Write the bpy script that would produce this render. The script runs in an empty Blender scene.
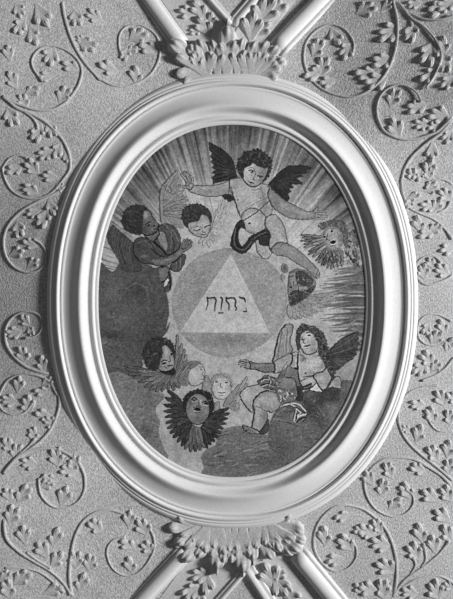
import bpy, bmesh, math, random
import numpy as np
from mathutils import Vector, Matrix

# ---------------------------------------------------------------- camera, light, exposure
SC = bpy.context.scene
COL = SC.collection
U = 0.01                      # one photo unit is one centimetre on the ceiling
CEIL_Z = 12.0                 # the ceiling hangs 12 m above the church floor
DIST = 650.0                  # camera to ceiling, in units
FLIP = math.pi                # everything on the ceiling is turned to face down

cam_d = bpy.data.cameras.new('camera')
cam_d.sensor_fit = 'HORIZONTAL'; cam_d.sensor_width = 36.0
cam_d.lens = 36.0 * DIST / 453.0
cam = bpy.data.objects.new('camera', cam_d); COL.objects.link(cam)
cam.location = (0, 0, CEIL_Z - DIST * U); cam.rotation_euler = (0, FLIP, 0)
SC.camera = cam

def WP(x, y, h=0.0):
    """ceiling coordinates (photo right, photo up, drop below the ceiling; in units) to world"""
    return Vector((-x * U, y * U, CEIL_Z - h * U))

world = bpy.data.worlds.new('world'); SC.world = world; world.use_nodes = True
world.node_tree.nodes['Background'].inputs['Color'].default_value = (1, 1, 1, 1)
world.node_tree.nodes['Background'].inputs['Strength'].default_value = 0.07

lamp_d = bpy.data.lights.new('window_daylight', 'SPOT')
LAMP_AT, LAMP_TO = WP(1950, 180, 920), WP(0, 0, 0)
lamp_d.energy = 25500; lamp_d.shadow_soft_size = 1.9
lamp_d.spot_size = math.radians(38); lamp_d.spot_blend = 0.8
lamp = bpy.data.objects.new('window_daylight', lamp_d); COL.objects.link(lamp)
lamp.location = LAMP_AT
lamp.rotation_euler = (LAMP_TO - LAMP_AT).to_track_quat('-Z', 'Y').to_euler()

SC.view_settings.view_transform = 'Standard'
SC.view_settings.look = 'None'
SC.view_settings.exposure = 0.0
SC.view_settings.gamma = 1.0
SC.view_settings.use_curve_mapping = False
# ---------------------------------------------------------------- the fresco: pigment of every painted shape
RNG = np.random.RandomState(7)
ICX, ICY, IA, IB = 232.0, 301.0, 134.5, 177.0      # opening of the oval frame, photo units
OCX, OCY, OA, OB = 232.5, 301.0, 185.5, 228.0      # outer edge of the oval frame
NEXP = 2.15

def catmull(P, closed, n=6):
    P = np.asarray(P, float)
    N = len(P)
    if N < 3:
        return P
    out = []
    rng = range(N) if closed else range(N - 1)
    for i in rng:
        if closed:
            a, b, c, d = P[(i - 1) % N], P[i], P[(i + 1) % N], P[(i + 2) % N]
        else:
            a, b, c, d = P[max(i - 1, 0)], P[i], P[i + 1], P[min(i + 2, N - 1)]
        for k in range(n):
            t = k / n
            out.append(.5 * ((2 * b) + (c - a) * t + (2 * a - 5 * b + 4 * c - d) * t * t + (3 * b - a - 3 * c + d) * t ** 3))
    if not closed:
        out.append(P[-1])
    return np.array(out)

def smooth_noise(shape, cell):
    h, w = shape
    gh, gw = int(h / cell) + 3, int(w / cell) + 3
    g = RNG.rand(gh, gw) * 2 - 1
    yy, xx = np.arange(h) / cell, np.arange(w) / cell
    yi, xi = yy.astype(int), xx.astype(int)
    fy, fx = (yy - yi)[:, None], (xx - xi)[None, :]
    fy, fx = fy * fy * (3 - 2 * fy), fx * fx * (3 - 2 * fx)
    a = g[yi][:, xi]; b = g[yi][:, xi + 1]; c = g[yi + 1][:, xi]; d = g[yi + 1][:, xi + 1]
    return (a * (1 - fx) + b * fx) * (1 - fy) + (c * (1 - fx) + d * fx) * fy

# ---------------------------------------------------------------- helpers
def PT(px, py, h=0.0):
    """photo position of a point standing h units proud of the ceiling -> local x, y, z (units)"""
    f = (DIST - h) / DIST
    return np.array([(px - 226.5) * f, (299.5 - py) * f, h])

def soft(t, w):
    return w * math.log1p(math.exp(min(t / w, 40)))

def vault(x, y):
    """the plaster is a shallow vault: it springs downward at the upper right and falls back midway along the left"""
    up = min(1, max(0, (y - 110) / 110)); up = up * up * (3 - 2 * up)
    h = .19 * soft(x - 95, 12) * up + .11 * soft(-x - 80, 14) * up
    dn = min(1, max(0, (-y - 90) / 90)); dn = dn * dn * (3 - 2 * dn)
    h += .13 * soft(-x - 90, 14) * dn
    h -= .15 * soft(-x - 168, 8) * math.exp(-(y / 120) ** 2)
    return h

def PV(px, py, h=0.0):
    """as PT, but measured from the vaulted plaster"""
    return PT(px, py, vault(px - 226.5, 299.5 - py) + h)

def tag(o, label=None, cat=None, group=None, kind=None):
    if label: o['label'] = label
    if cat: o['category'] = cat
    if group: o['group'] = group
    if kind: o['kind'] = kind
    return o

def place(o, x, y, h=0.0):
    o.location = WP(x, y, h); o.rotation_euler = (0, FLIP, 0)

def thing(name, x, y, label, cat, group=None):
    o = bpy.data.objects.new(name, None); COL.objects.link(o)
    o.empty_display_size = .1
    place(o, x, y); o.scale = (U, U, U)
    return tag(o, label, cat, group)

def mesh_obj(name, V, F, mat, parent=None, smooth=True, origin=(0, 0)):
    """one mesh object, vertices in ceiling units relative to origin"""
    me = bpy.data.meshes.new(name)
    me.from_pydata([(v[0] - origin[0], v[1] - origin[1], v[2]) for v in V], [], F)
    me.materials.append(mat)
    if smooth: me.polygons.foreach_set('use_smooth', [True] * len(me.polygons))
    me.update()
    bm = bmesh.new(); bm.from_mesh(me); bmesh.ops.recalc_face_normals(bm, faces=bm.faces); bm.to_mesh(me); bm.free()
    o = bpy.data.objects.new(name, me); COL.objects.link(o)
    if parent is not None: o.parent = parent
    else:
        place(o, origin[0], origin[1]); o.scale = (U, U, U)
    return o

def plaster(name, tone, bump=.35, cell=90, rough=.85, stain=.06):
    m = bpy.data.materials.new(name); m.use_nodes = True
    nt = m.node_tree; n = nt.nodes; L = nt.links; b = n['Principled BSDF']
    b.inputs['Roughness'].default_value = rough
    b.inputs['Specular IOR Level'].default_value = .12
    tc = n.new('ShaderNodeNewGeometry')
    no = n.new('ShaderNodeTexNoise'); no.inputs['Scale'].default_value = cell * .55; no.inputs['Detail'].default_value = 3
    n2 = n.new('ShaderNodeTexNoise'); n2.inputs['Scale'].default_value = 2.2; n2.inputs['Detail'].default_value = 4
    n3 = n.new('ShaderNodeTexNoise'); n3.inputs['Scale'].default_value = 50; n3.inputs['Detail'].default_value = 2
    for q in (no, n2, n3): L.new(tc.outputs['Position'], q.inputs['Vector'])
    mx = n.new('ShaderNodeMix'); mx.data_type = 'RGBA'
    mx.inputs['A'].default_value = (tone - stain,) * 3 + (1,); mx.inputs['B'].default_value = (tone + stain,) * 3 + (1,)
    mr = n.new('ShaderNodeMapRange'); mr.inputs['From Min'].default_value = .33; mr.inputs['From Max'].default_value = .67
    L.new(n3.outputs['Fac'], mr.inputs['Value'])
    ad = n.new('ShaderNodeMath'); ad.operation = 'MULTIPLY_ADD'; ad.inputs[1].default_value = .5
    L.new(mr.outputs['Result'], ad.inputs[0])
    hf = n.new('ShaderNodeMath'); hf.operation = 'MULTIPLY'; hf.inputs[1].default_value = .5
    L.new(n2.outputs['Fac'], hf.inputs[0]); L.new(hf.outputs[0], ad.inputs[2])
    L.new(ad.outputs[0], mx.inputs['Factor']); L.new(mx.outputs['Result'], b.inputs['Base Color'])
    bp = n.new('ShaderNodeBump'); bp.inputs['Strength'].default_value = bump; bp.inputs['Distance'].default_value = .012
    L.new(no.outputs['Fac'], bp.inputs['Height']); L.new(bp.outputs['Normal'], b.inputs['Normal'])
    return m

M_GROUND = plaster('rough_lime_plaster', .58, .7, 130, .85, .30)
M_FRAME = plaster('smooth_stucco', .78, .15, 150, .85, .06)
M_LEAF = plaster('modelled_stucco', .56, .4, 200, .85, .16)
M_PANEL = plaster('panel_plaster', .68, .3, 150, .85, .14)

def sweep(path, prof, closed=False, cap=True):
    """path: list of (x, y, side vector); prof: list of (s, h). s runs along the side vector"""
    V, F = [], []; n, k = len(path), len(prof)
    for (x, y, sx, sy) in path:
        for (s, h) in prof: V.append((x + sx * s, y + sy * s, h))
    for i in range(n if closed else n - 1):
        j = (i + 1) % n
        for a in range(k - 1):
            F.append((i * k + a, i * k + a + 1, j * k + a + 1, j * k + a))
    if cap and not closed:
        F.append(tuple(range(k))); F.append(tuple((n - 1) * k + a for a in range(k)))
    return V, F

def tube_line(pts, w0, w1, h, knob=0.0):
    """half-round stem lying on the plaster, tapering w0 -> w1, ending in a small knob"""
    Q = catmull(pts, False, 7)
    N = len(Q); V, F = [], []; k = 9
    for i in range(N):
        a, b = Q[max(i - 1, 0)], Q[min(i + 1, N - 1)]
        d = b - a; d = d / (np.hypot(*d) + 1e-9); nx, ny = -d[1], d[0]
        t = i / (N - 1); r = w0 + (w1 - w0) * t
        rise = min(1, i / 4, ) ** .5 if i < 4 else 1
        kn = 1 + knob * math.exp(-((1 - t) * N / 3.5) ** 2)
        r *= kn; hh = h * rise * (.6 + .4 * r / w0) * (1 + .5 * (kn - 1))
        for j in range(k):
            an = math.pi * j / (k - 1); c, s = math.cos(an), math.sin(an)
            ridge = 1.0 - .16 * math.exp(-((an - math.pi / 2) / .25) ** 2)      # shallow channel along the stem
            p = PV(Q[i][0] + nx * r * c, Q[i][1] + ny * r * c)
            V.append((p[0], p[1], p[2] - .4 + (hh + .4) * s ** .7 * ridge))
    for i in range(N - 1):
        for j in range(k - 1):
            F.append((i * k + j, i * k + j + 1, (i + 1) * k + j + 1, (i + 1) * k + j))
    F.append(tuple(range(k))); F.append(tuple((N - 1) * k + j for j in range(k)))
    return V, F

def lobed_leaf(name, lobes, step=.026, rise=.21, base=.03):
    """a modelled leaf as one surface: fluted lobes fan out from the stalk at the origin (flush with the
    plaster) and swell into curled tips. lobes: (angle in degrees, length, half width, tip swelling, hook)"""
    x0, x1, y0, y1 = -.10, 1.14, -.72, .72
    nx, ny = int((x1 - x0) / step), int((y1 - y0) / step)
    X, Y = np.meshgrid(x0 + np.arange(nx + 1) * step, y0 + np.arange(ny + 1) * step)
    H = np.full(X.shape, -1.0)
    for (ang, ln, hw, sw, hook) in lobes:
        c, s = math.cos(math.radians(ang)), math.sin(math.radians(ang))
        t = (X * c + Y * s) / ln; d = (-X * s + Y * c) - hook * np.clip(t, 0, 1.2) ** 2
        tt = np.clip(t, 0, 1)
        w = hw * (.48 + .52 * tt ** .8) * np.sqrt(np.clip(1 - np.clip((tt - .72) / .28, 0, 1) ** 2.2, 0, 1))
        w = np.where((t > -.08) & (t < 1), np.maximum(w, 1e-4), 1e-4)
        q = np.clip(d / w, -1.01, 1.01)
        top = base + rise * tt ** 1.2 * (1 + sw * np.exp(-((tt - .82) / .15) ** 2))
        prof = np.sqrt(np.clip(1 - q * q, 0, 1))
        rib = -.24 * np.exp(-(q / .22) ** 2) * (1 - np.exp(-((tt - .86) / .12) ** 2)) + .09 * np.cos(q * 9)
        h = np.where(np.abs(q) < 1, top * (prof + rib * (prof > .3)), -1.0)
        H = np.maximum(H, h)
    keep = H > 0
    Z_ = np.where(keep, H, -.04)
    V, F, idx = [], [], {}
    def vid(a, c):
        if (a, c) not in idx: idx[(a, c)] = len(V); V.append((X[a, c], Y[a, c], Z_[a, c]))
        return idx[(a, c)]
    for a in range(ny):
        for c in range(nx):
            if keep[a, c] or keep[a + 1, c] or keep[a, c + 1] or keep[a + 1, c + 1]:
                F.append((vid(a, c), vid(a, c + 1), vid(a + 1, c + 1), vid(a + 1, c)))
    me = bpy.data.meshes.new(name); me.from_pydata([tuple(map(float, v)) for v in V], [], F)
    me.polygons.foreach_set('use_smooth', [True] * len(me.polygons)); me.materials.append(M_LEAF); me.update()
    return me

# ---------------------------------------------------------------- the ceiling plaster, gently vaulted

N_X, N_Y = 120, 150
V, F = [], []
for j in range(N_Y + 1):
    for i in range(N_X + 1):
        x, y = -320 + 640 * i / N_X, -400 + 800 * j / N_Y
        V.append((x, y, vault(x, y)))
for j in range(N_Y):
    for i in range(N_X):
        q = j * (N_X + 1) + i; F.append((q, q + 1, q + N_X + 2, q + N_X + 1))
tag(mesh_obj('ceiling', V, F, M_GROUND), kind='structure', label='pale grey plaster vault')

# ---------------------------------------------------------------- ribs and panels at the two ends of the oval
def bar(name, a, b, prof, mat, ext=0):
    a, b = PT(*a)[:2], PT(*b)[:2]
    d = b - a; L = np.hypot(*d); d /= L; s = (-d[1], d[0])
    b = b + d * ext
    path = [(a[0] + d[0] * L2, a[1] + d[1] * L2, s[0], s[1]) for L2 in np.linspace(0, np.hypot(*(b - a)), 12)]
    V, F = sweep(path, prof)
    return tag(mesh_obj(name, V, F, mat), kind='structure')

RIB = [(-9, -.3), (-9, 1.5), (-8, 2.6), (-6.8, 2.2), (-6.4, 3.4)] + [(6.2 * math.sin(t), 3.2 + 3.6 * math.cos(t)) for t in np.linspace(-1.5, 1.5, 13)] + [(6.4, 3.4), (6.8, 2.0), (7.8, 2.8), (9, 1.2), (9, -.3)]
RIB_W = [(-12, -.3), (-12, 1.5), (-11, 3), (-8.6, 3.6), (-7.6, 2.4), (-6.8, 3.8)] + [(-.2 + 6.6 * math.sin(t), 3.6 + 4.2 * math.cos(t)) for t in np.linspace(-1.5, 1.5, 13)] + [(6.8, 3.6), (7.4, 1.8), (8.2, -.3)]
# each rib starts under the acanthus and runs off past the picture
bar('trim_1', (183, 48), (151.5, 4), RIB, M_FRAME, 60)
bar('trim_2', (274, 49), (315, 6), RIB_W, M_FRAME, 60)
bar('trim_3', (186, 551), (145, 595), RIB, M_FRAME, 60)
bar('trim_4', (296, 554), (333, 599), RIB_W[::-1] and [(-s, h) for s, h in RIB_W[::-1]], M_FRAME, 60)

FIL = [(-3.2, -.3), (-3.2, 2.2), (-2.2, 3.0), (-1.2, 2.0), (-.4, 3.4), (1.6, 4.2), (3.4, 3.4), (3.8, 1.2), (3.8, -.3)]
def panel(name, pts):
    V, F = [], []; n = len(pts); c = np.mean(pts, 0)
    for k, (ins, h) in enumerate([(0, -.3), (0, .4), (1.0, .8)]):
        for (x, y) in pts:
            d = c - np.array([x, y]); d = d / np.hypot(*d) * ins
            p = PT(x + d[0], y + d[1]); V.append((p[0], p[1], h))
    for k in range(2):
        for i in range(n): F.append((k * n + i, k * n + (i + 1) % n, (k + 1) * n + (i + 1) % n, (k + 1) * n + i))
    F.append(tuple(range(2 * n, 3 * n)))
    return tag(mesh_obj(name, V, F, M_PANEL, smooth=False), kind='structure')
panel('trim_9', [(134, -40), (190, 42), (198, 64), (227, 64), (229, 28), (170, -40)])
panel('trim_10', [(236, 29), (229, 64), (256, 62), (262, 44), (326, -40), (292, -40)])
panel('trim_11', [(192, 554), (142, 622), (200, 622), (242, 572), (240, 548), (204, 540)])
panel('trim_12', [(252, 573), (292, 622), (330, 622), (283, 558), (264, 546), (246, 552)])
# a small chevron moulding between the ribs, at either end
bar('trim_5', (232.5, 24), (204, -8), FIL, M_FRAME, 30)
bar('trim_6', (232.5, 24), (258, -6), [(-s * 1.5, h) for s, h in FIL[::-1]], M_FRAME, 30)
bar('trim_7', (246, 568), (216, 602), FIL, M_FRAME, 30)
bar('trim_8', (248, 566), (274, 606), [(-s * 1.7, h * 1.15) for s, h in FIL[::-1]], M_FRAME, 30)

# ---------------------------------------------------------------- the oval frame
def superell(cx, cy, a, b, t):
    c, s = math.cos(t), math.sin(t)
    return cx + a * math.copysign(abs(c) ** (2 / NEXP), c), cy - b * math.copysign(abs(s) ** (2 / NEXP), s)

def smooth_prof(pts, n=5):
    return [tuple(p) for p in catmull(pts, False, n)]

BEAD = [(-.9, -.5), (-.8, 1.3)] + smooth_prof([(-.5, 1.7), (.3, 2.1), (1.4, 2.3), (2.8, 2.2)], 3) + smooth_prof([(3.1, 2.4), (4.2, 3.7), (5.4, 4.3), (7, 3.9), (8.6, 2.8)], 4) + [(8.8, 1.0)]
COVE = [(8.5, 1.0), (8.6, 2.6)] + smooth_prof([(8.9, 2.7), (10.5, 3.1), (12.5, 4.8), (15, 7.6), (17.2, 9.3), (18.8, 9.6), (20.8, 8.9), (24.4, 6.4), (28, 4.9), (32, 3.9), (34.6, 3.7), (35.8, 4.1), (36.9, 4.2)], 4) + [(37.3, 3.9), (37.9, 3.3), (38.2, 1.5)]
OUTER = [(38.0, 1.5), (38.1, 3.4)] + smooth_prof([(38.4, 3.6), (39.4, 5.2), (40.8, 6.5), (42.3, 6.2), (43.1, 5.4)], 3) + [(43.3, 4.9), (44.0, 4.5), (44.3, 4.8), (45.8, 4.2), (46.1, 3.6), (46.8, 3.3), (47.1, 3.6)] + smooth_prof([(47.6, 3.5), (49.0, 3.0), (50.2, 1.9), (50.9, 1.0)], 3) + [(51.1, .6), (51.2, -.5)]
def ring(name, prof, parent, n=220, label=None):
    V, F = [], []; k = len(prof)
    for i in range(n):
        t = 2 * math.pi * i / n
        x0, y0 = superell(ICX, ICY, IA, IB, t); x1, y1 = superell(OCX, OCY, OA, OB, t)
        for (s, h) in prof:
            f = s / 51.0; p = PT(x0 + (x1 - x0) * f, y0 + (y1 - y0) * f, h)
            V.append(tuple(p))
    for i in range(n):
        j = (i + 1) % n
        for a in range(k - 1): F.append((i * k + a, i * k + a + 1, j * k + a + 1, j * k + a))
        F.append((i * k + k - 1, i * k, j * k, j * k + k - 1))
    o = mesh_obj(name, V, F, M_FRAME, parent, origin=FRAME_AT)
    return tag(o, label)
fp = PT(ICX, ICY); FRAME_AT = (fp[0], fp[1])
frame = thing('oval_frame', fp[0], fp[1], 'large white moulded stucco oval frame around the painting', 'picture frame')
ring('inner_bead', BEAD, frame, label='narrow inner bead next to the painting')
ring('swelling_moulding', COVE, frame, label='broad swelling band with a hollow outer slope')
ring('outer_fillet', OUTER, frame, label='thin stepped outer mouldings')

# ---------------------------------------------------------------- acanthus scrolls
def Z(ox, oy, k, *pts):
    return [(ox + x / k, oy + y / k) for x, y in pts]
T1, T2, T3, T4, T5, T6, T7, T8 = (0, 0, 4.53), (0, 80, 4.53), (0, 170, 4.99), (0, 290, 4.99), (0, 380, 4.53), (0, 480, 3.807), (90, 0, 4.53), (90, 499, 4.53)
R1, R2, R3, R4, R5, R6, R7, R8 = (353, 0, 4.53), (353, 80, 4.53), (373, 170, 4.99), (373, 290, 4.99), (353, 380, 4.53), (334, 480, 3.807), (280, 0, 4.53), (263, 499, 4.53)

# (stem strokes, label).  The first stroke is the main one.
SCROLLS = [
 ([Z(*T2, (12, 78), (50, 95), (100, 115), (150, 132), (200, 138), (250, 130), (300, 100), (338, 55), (362, 10)) + Z(*T1, (372, 320), (355, 275), (320, 240), (270, 215), (225, 208), (185, 220), (155, 250), (145, 285), (160, 325), (195, 368))],
  'round scroll of leaves nearest the upper left corner, left of the big hanging scroll'),
 ([Z(*T1, (284, 8), (286, 30), (295, 80), (315, 150), (345, 220), (390, 290), (453, 360)) + Z(*T7, (40, 355), (100, 385), (160, 392), (220, 374), (270, 342), (305, 290), (318, 235), (310, 180), (285, 145), (240, 118), (200, 112), (160, 125), (135, 160), (133, 215), (148, 255))],
  'wide sweeping scroll at the top left, just left of the upper left rib'),
 ([Z(*T2, (12, 72), (40, 95), (80, 128), (140, 152), (200, 185), (250, 230), (290, 280), (315, 340), (318, 400), (295, 440)) + Z(*T3, (260, 112), (190, 142), (120, 137), (60, 102), (28, 50), (14, 0)) + Z(*T2, (18, 390), (45, 355), (85, 342), (125, 355)),
   Z(*T2, (20, 84), (70, 118), (135, 160), (165, 195), (172, 225))],
  'double-stemmed scroll on the left edge, level with the top of the painting'),
 ([Z(*T3, (330, 80), (290, 110), (220, 142), (130, 190), (70, 240), (30, 300), (18, 370), (35, 440), (80, 490), (140, 512), (195, 500), (230, 460), (230, 410), (208, 372), (170, 345))],
  'egg-shaped scroll at the left edge, level with the praying angel'),
 ([Z(*T4, (245, 418), (180, 402), (120, 375), (60, 320), (30, 260), (30, 190), (60, 140), (110, 112), (160, 110), (200, 130), (215, 170), (200, 210), (170, 232), (128, 240))],
  'small tight scroll midway down the left edge'),
 ([Z(*T5, (14, 425), (60, 370), (120, 325), (180, 280), (225, 230), (255, 170), (270, 110), (265, 50)) + Z(*T4, (285, 520), (255, 465), (210, 435), (150, 420), (90, 425), (40, 450), (10, 495), (-8, 545)) + Z(*T5, (-5, 110), (20, 142), (60, 156), (110, 148), (150, 105)),
   Z(*T5, (25, 405), (80, 345), (130, 300), (160, 265))],
  'large round scroll at the left edge, under the small tight one'),
 ([Z(*T5, (30, 410), (85, 345), (150, 315), (240, 310), (300, 330), (350, 365), (380, 420), (386, 455)) + Z(*T6, (322, 40), (300, 80), (260, 103), (215, 105), (180, 85), (155, 50), (148, 0)) + Z(*T5, (185, 445), (205, 428))],
  'round scroll left of the frame\'s lower left curve'),
 ([Z(*T6, (16, 150), (25, 220), (70, 270), (130, 310), (190, 345), (240, 390), (272, 436)), Z(*T6, (100, 275), (150, 310), (195, 335)), Z(*T6, (18, 336), (90, 335), (150, 350), (200, 385), (245, 428))],
  'long branching stem rising in the lower left corner'),
 ([Z(*T6, (275, 444), (265, 370), (270, 300), (285, 220), (315, 160), (360, 125), (410, 115)) + Z(*T8, (110, 52), (150, 65), (200, 75), (250, 110), (285, 160), (292, 220), (270, 275), (230, 325), (180, 348), (130, 335), (95, 300), (78, 250), (85, 210), (115, 180), (160, 172))],
  'large open scroll at the bottom, left of the lower left rib'),
 ([Z(*R1, (180, -5), (185, 20), (200, 90), (200, 170), (185, 250), (150, 330), (100, 390), (40, 428)) + Z(*R7, (310, 440), (230, 422), (170, 387), (130, 340), (110, 280), (112, 220), (130, 175), (170, 135), (220, 112), (270, 120), (310, 150), (335, 200), (325, 255))],
  'large round scroll at the top right, beside the upper right rib'),
 ([Z(*R2, (452, 165), (420, 200), (380, 235), (330, 255), (280, 268), (220, 268), (175, 252), (140, 228), (115, 180), (108, 130), (120, 80), (150, 45), (200, 22), (250, 30), (290, 60), (308, 100))],
  'small round scroll right of the frame\'s upper right curve'),
 ([Z(*R1, (200, 10), (230, 40), (262, 80), (320, 120), (380, 190), (400, 260), (370, 340), (330, 400)), Z(*R1, (262, 80), (268, 120)), Z(*R1, (240, 50), (320, 85), (400, 88), (452, 70))],
  'leafy spray in the upper right corner'),
 ([Z(*R2, (455, 172), (400, 238), (330, 290), (270, 345), (235, 400), (220, 455)) + Z(*R3, (142, 60), (150, 120), (180, 185), (230, 215), (300, 245), (350, 285), (395, 345)), Z(*R3, (400, 72), (350, 48), (295, 55), (262, 92)), Z(*R3, (320, 212), (362, 195), (385, 158))],
  'winding scroll on the right edge, level with the flying angel'),
 ([Z(*R3, (400, 520), (375, 540), (330, 560), (270, 572), (228, 545), (214, 500), (224, 460), (258, 434), (308, 432), (338, 462))],
  'small ring-shaped scroll on the right edge, upper of two'),
 ([Z(*R4, (420, 330), (398, 345), (360, 390), (310, 425), (245, 452)), Z(*R4, (390, 300), (368, 262), (330, 275), (270, 272), (232, 242), (222, 192), (240, 146), (280, 122), (330, 125), (390, 152))],
  'small ring-shaped scroll on the right edge, lower of two, with a trailing stem'),
 ([Z(*R5, (452, 455), (430, 435), (370, 385), (300, 330), (250, 280), (220, 230), (205, 170), (215, 110), (250, 60), (310, 32), (385, 24)), Z(*R5, (455, 230), (390, 230), (352, 198), (338, 155))],
  'large scroll at the right edge below the two small rings'),
 ([Z(*R5, (445, 478), (400, 432), (340, 393), (280, 360), (210, 350), (150, 355), (100, 385), (62, 430)) + Z(*R6, (116, 18), (130, 70), (165, 115), (220, 138), (270, 128), (300, 95), (300, 60), (272, 32))],
  'round scroll right of the frame\'s lower right curve'),
 ([Z(*R6, (228, 446), (238, 370), (235, 290), (210, 210), (175, 160), (120, 115), (65, 98)) + Z(*R8, (340, 30), (290, 60), (250, 110), (232, 170), (235, 230), (265, 285), (320, 325), (380, 315), (420, 270), (420, 215), (382, 182))],
  'large round scroll at the bottom right, beside the lower right rib'),
 ([Z(*R6, (222, 446), (270, 380), (340, 330), (400, 280), (438, 232)), Z(*R6, (250, 412), (320, 375), (400, 365), (455, 392)), Z(*R6, (285, 368), (310, 325), (300, 292)), Z(*R6, (330, 335), (350, 300), (340, 240))],
  'branching leafy stem in the lower right corner'),
]
# leaves: crop x, y, length, direction of the tip in degrees (0 right, 90 up), or None to grow away from the stem
LV = [
 (T1, [(88, 48, 13, -60), (88, 122, 16, -120), (148, 165, 17, -75), (190, 72, 22, -65), (38, 238, 14, 100), (58, 358, 16, 110), (150, 412, 14, 20), (228, 258, 17, -110), (208, 346, 13, 190), (318, 302, 16, 160), (290, 425, 16, 60), (345, 85, 15, -80), (425, 72, 15, 150), (400, 205, 17, -20), (366, 178, 9, 140)]),
 (T2, [(52, 170, 17, -70), (105, 92, 13, 100), (170, 245, 17, -110), (232, 228, 14, -70), (205, 335, 15, 200), (262, 322, 15, -110), (302, 350, 10, -80), (62, 405, 15, 200), (145, 392, 16, 130), (225, 438, 14, 170)]),
 (T3, [(70, 20, 13, 180), (150, 95, 15, 150), (250, 55, 17, 140), (300, 85, 10, -60), (165, 215, 13, 200), (218, 248, 18, -110), (262, 190, 15, -60), (95, 298, 15, -80), (148, 365, 14, 150), (85, 412, 15, 20), (165, 465, 14, 40)]),
 (T4, [(128, 150, 13, 120), (65, 215, 14, 190), (155, 205, 10, -60), (115, 318, 15, 100), (215, 365, 15, 90), (240, 458, 12, 30), (95, 470, 15, 80), (205, 508, 13, 180), (42, 550, 14, 170), (140, 565, 16, 110)]),
 (T5, [(190, 50, 14, 160), (222, 18, 10, 40), (195, 155, 15, 160), (228, 190, 13, 150), (152, 242, 13, 100), (35, 290, 14, 120), (75, 322, 14, 80), (128, 378, 14, 170), (255, 345, 17, 100), (338, 375, 15, 60), (305, 412, 15, 170), (218, 448, 12, 170)]),
 (T6, [(30, 55, 13, 110), (90, 50, 18, 60), (48, 130, 17, 70), (90, 208, 17, 100), (245, 60, 18, 70), (182, 15, 12, 20), (362, 175, 16, 140), (215, 215, 17, 70), (162, 265, 17, 120), (215, 300, 17, 60), (290, 300, 16, 90), (345, 312, 15, 80), (315, 388, 17, 70), (85, 370, 17, 40), (30, 412, 18, 100), (205, 418, 17, 20), (20, 365, 12, 40)]),
 (T7, [(82, 305, 18, 150), (222, 160, 18, 30), (262, 220, 17, 170), (205, 340, 17, 100), (160, 248, 13, 250), (195, 225, 10, 20)]),
 (T8, [(30, 105, 15, 180), (178, 90, 16, 90), (240, 122, 17, 110), (168, 208, 15, 150), (262, 218, 14, 130), (180, 298, 16, 110), (12, 290, 14, 90)]),
 (R1, [(65, 40, 18, 20), (155, 25, 12, 40), (158, 150, 21, 200), (130, 280, 20, 190), (100, 372, 20, 200), (50, 335, 18, 180), (265, 150, 18, -100), (345, 245, 22, 250), (410, 200, 15, 100), (420, 285, 18, -80), (345, 345, 18, 210), (432, 372, 15, 230), (385, 40, 20, 215), (420, 22, 18, 200), (275, 15, 13, 180)]),
 (R7, [(255, 168, 17, -60), (172, 215, 18, 60), (300, 232, 17, 230), (195, 298, 18, 80), (148, 340, 17, 200), (215, 372, 15, 190)]),
 (R2, [(188, 75, 16, 70), (285, 125, 18, 200), (195, 218, 20, 110), (312, 200, 14, 180), (385, 155, 18, 170), (432, 255, 14, 230), (345, 398, 17, 80), (270, 428, 13, 100), (358, 325, 16, -90), (372, 210, 14, 200)]),
 (R3, [(225, 25, 13, 240), (275, 15, 12, 100), (205, 130, 12, 20), (180, 168, 11, 230), (292, 85, 14, 30), (360, 122, 15, 130), (272, 182, 14, 190), (318, 178, 14, 60), (225, 270, 16, 110), (262, 318, 15, 200), (312, 290, 12, 30), (370, 395, 15, 200), (288, 465, 12, 120), (250, 502, 14, 100), (342, 500, 15, 150)]),
 (R4, [(265, 195, 12, 240), (345, 182, 14, 120), (315, 235, 15, 60), (385, 272, 14, 60), (270, 342, 16, 130), (235, 395, 16, 230), (315, 380, 12, 50), (340, 535, 16, 110), (220, 570, 14, 170), (395, 535, 14, 140)]),
 (R5, [(288, 115, 14, 170), (395, 75, 16, 100), (440, 85, 13, 60), (355, 155, 16, 110), (435, 165, 14, 100), (295, 240, 17, 80), (240, 222, 9, 160), (362, 332, 17, 120), (428, 310, 16, 90), (435, 390, 14, 90), (160, 405, 15, 110), (290, 402, 15, 160), (72, 445, 15, 120)]),
 (R6, [(185, 25, 16, 80), (275, 38, 17, 120), (235, 90, 15, 40), (365, 60, 18, 150), (428, 50, 16, 120), (412, 135, 18, 140), (432, 200, 17, 110), (325, 200, 18, 110), (305, 270, 18, 120), (380, 242, 17, 100), (30, 140, 14, 200), (122, 195, 17, 160), (165, 172, 15, 120), (172, 242, 18, 170), (195, 328, 19, 140), (130, 415, 19, 160), (185, 412, 19, 100), (285, 428, 15, 170), (385, 415, 19, 110), (440, 402, 12, 130)]),
 (R8, [(345, 78, 15, 120), (275, 165, 18, 100), (375, 195, 19, 130), (325, 275, 16, 190), (440, 145, 14, 170), (440, 405, 14, 130)]),
]
LEAF_MESHES = [
    lobed_leaf('leaf_three_lobes', [(-24, .84, .19, .35, -.05), (25, .82, .19, .3, .05), (0, 1.0, .20, .5, .05)]),
    lobed_leaf('leaf_four_lobes', [(-38, .66, .17, .2, -.06), (-13, .95, .19, .5, -.04), (13, 1.0, .19, .35, .05), (37, .68, .17, .25, .05)]),
    lobed_leaf('leaf_curled', [(-16, .96, .20, .6, .14), (12, .92, .20, .2, .10), (34, .68, .17, .2, .05), (-42, .56, .16, .2, 0)]),
    lobed_leaf('leaf_folded', [(12, 1.0, .23, .5, -.10), (-18, .82, .20, .3, -.05), (40, .60, .16, .2, .04)]),
    lobed_leaf('leaf_spread', [(-44, .68, .17, .4, -.05), (-15, .9, .18, .2, 0), (10, 1.0, .19, .5, .05), (38, .74, .17, .25, .05)])]
rnd = random.Random(5)
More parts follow.
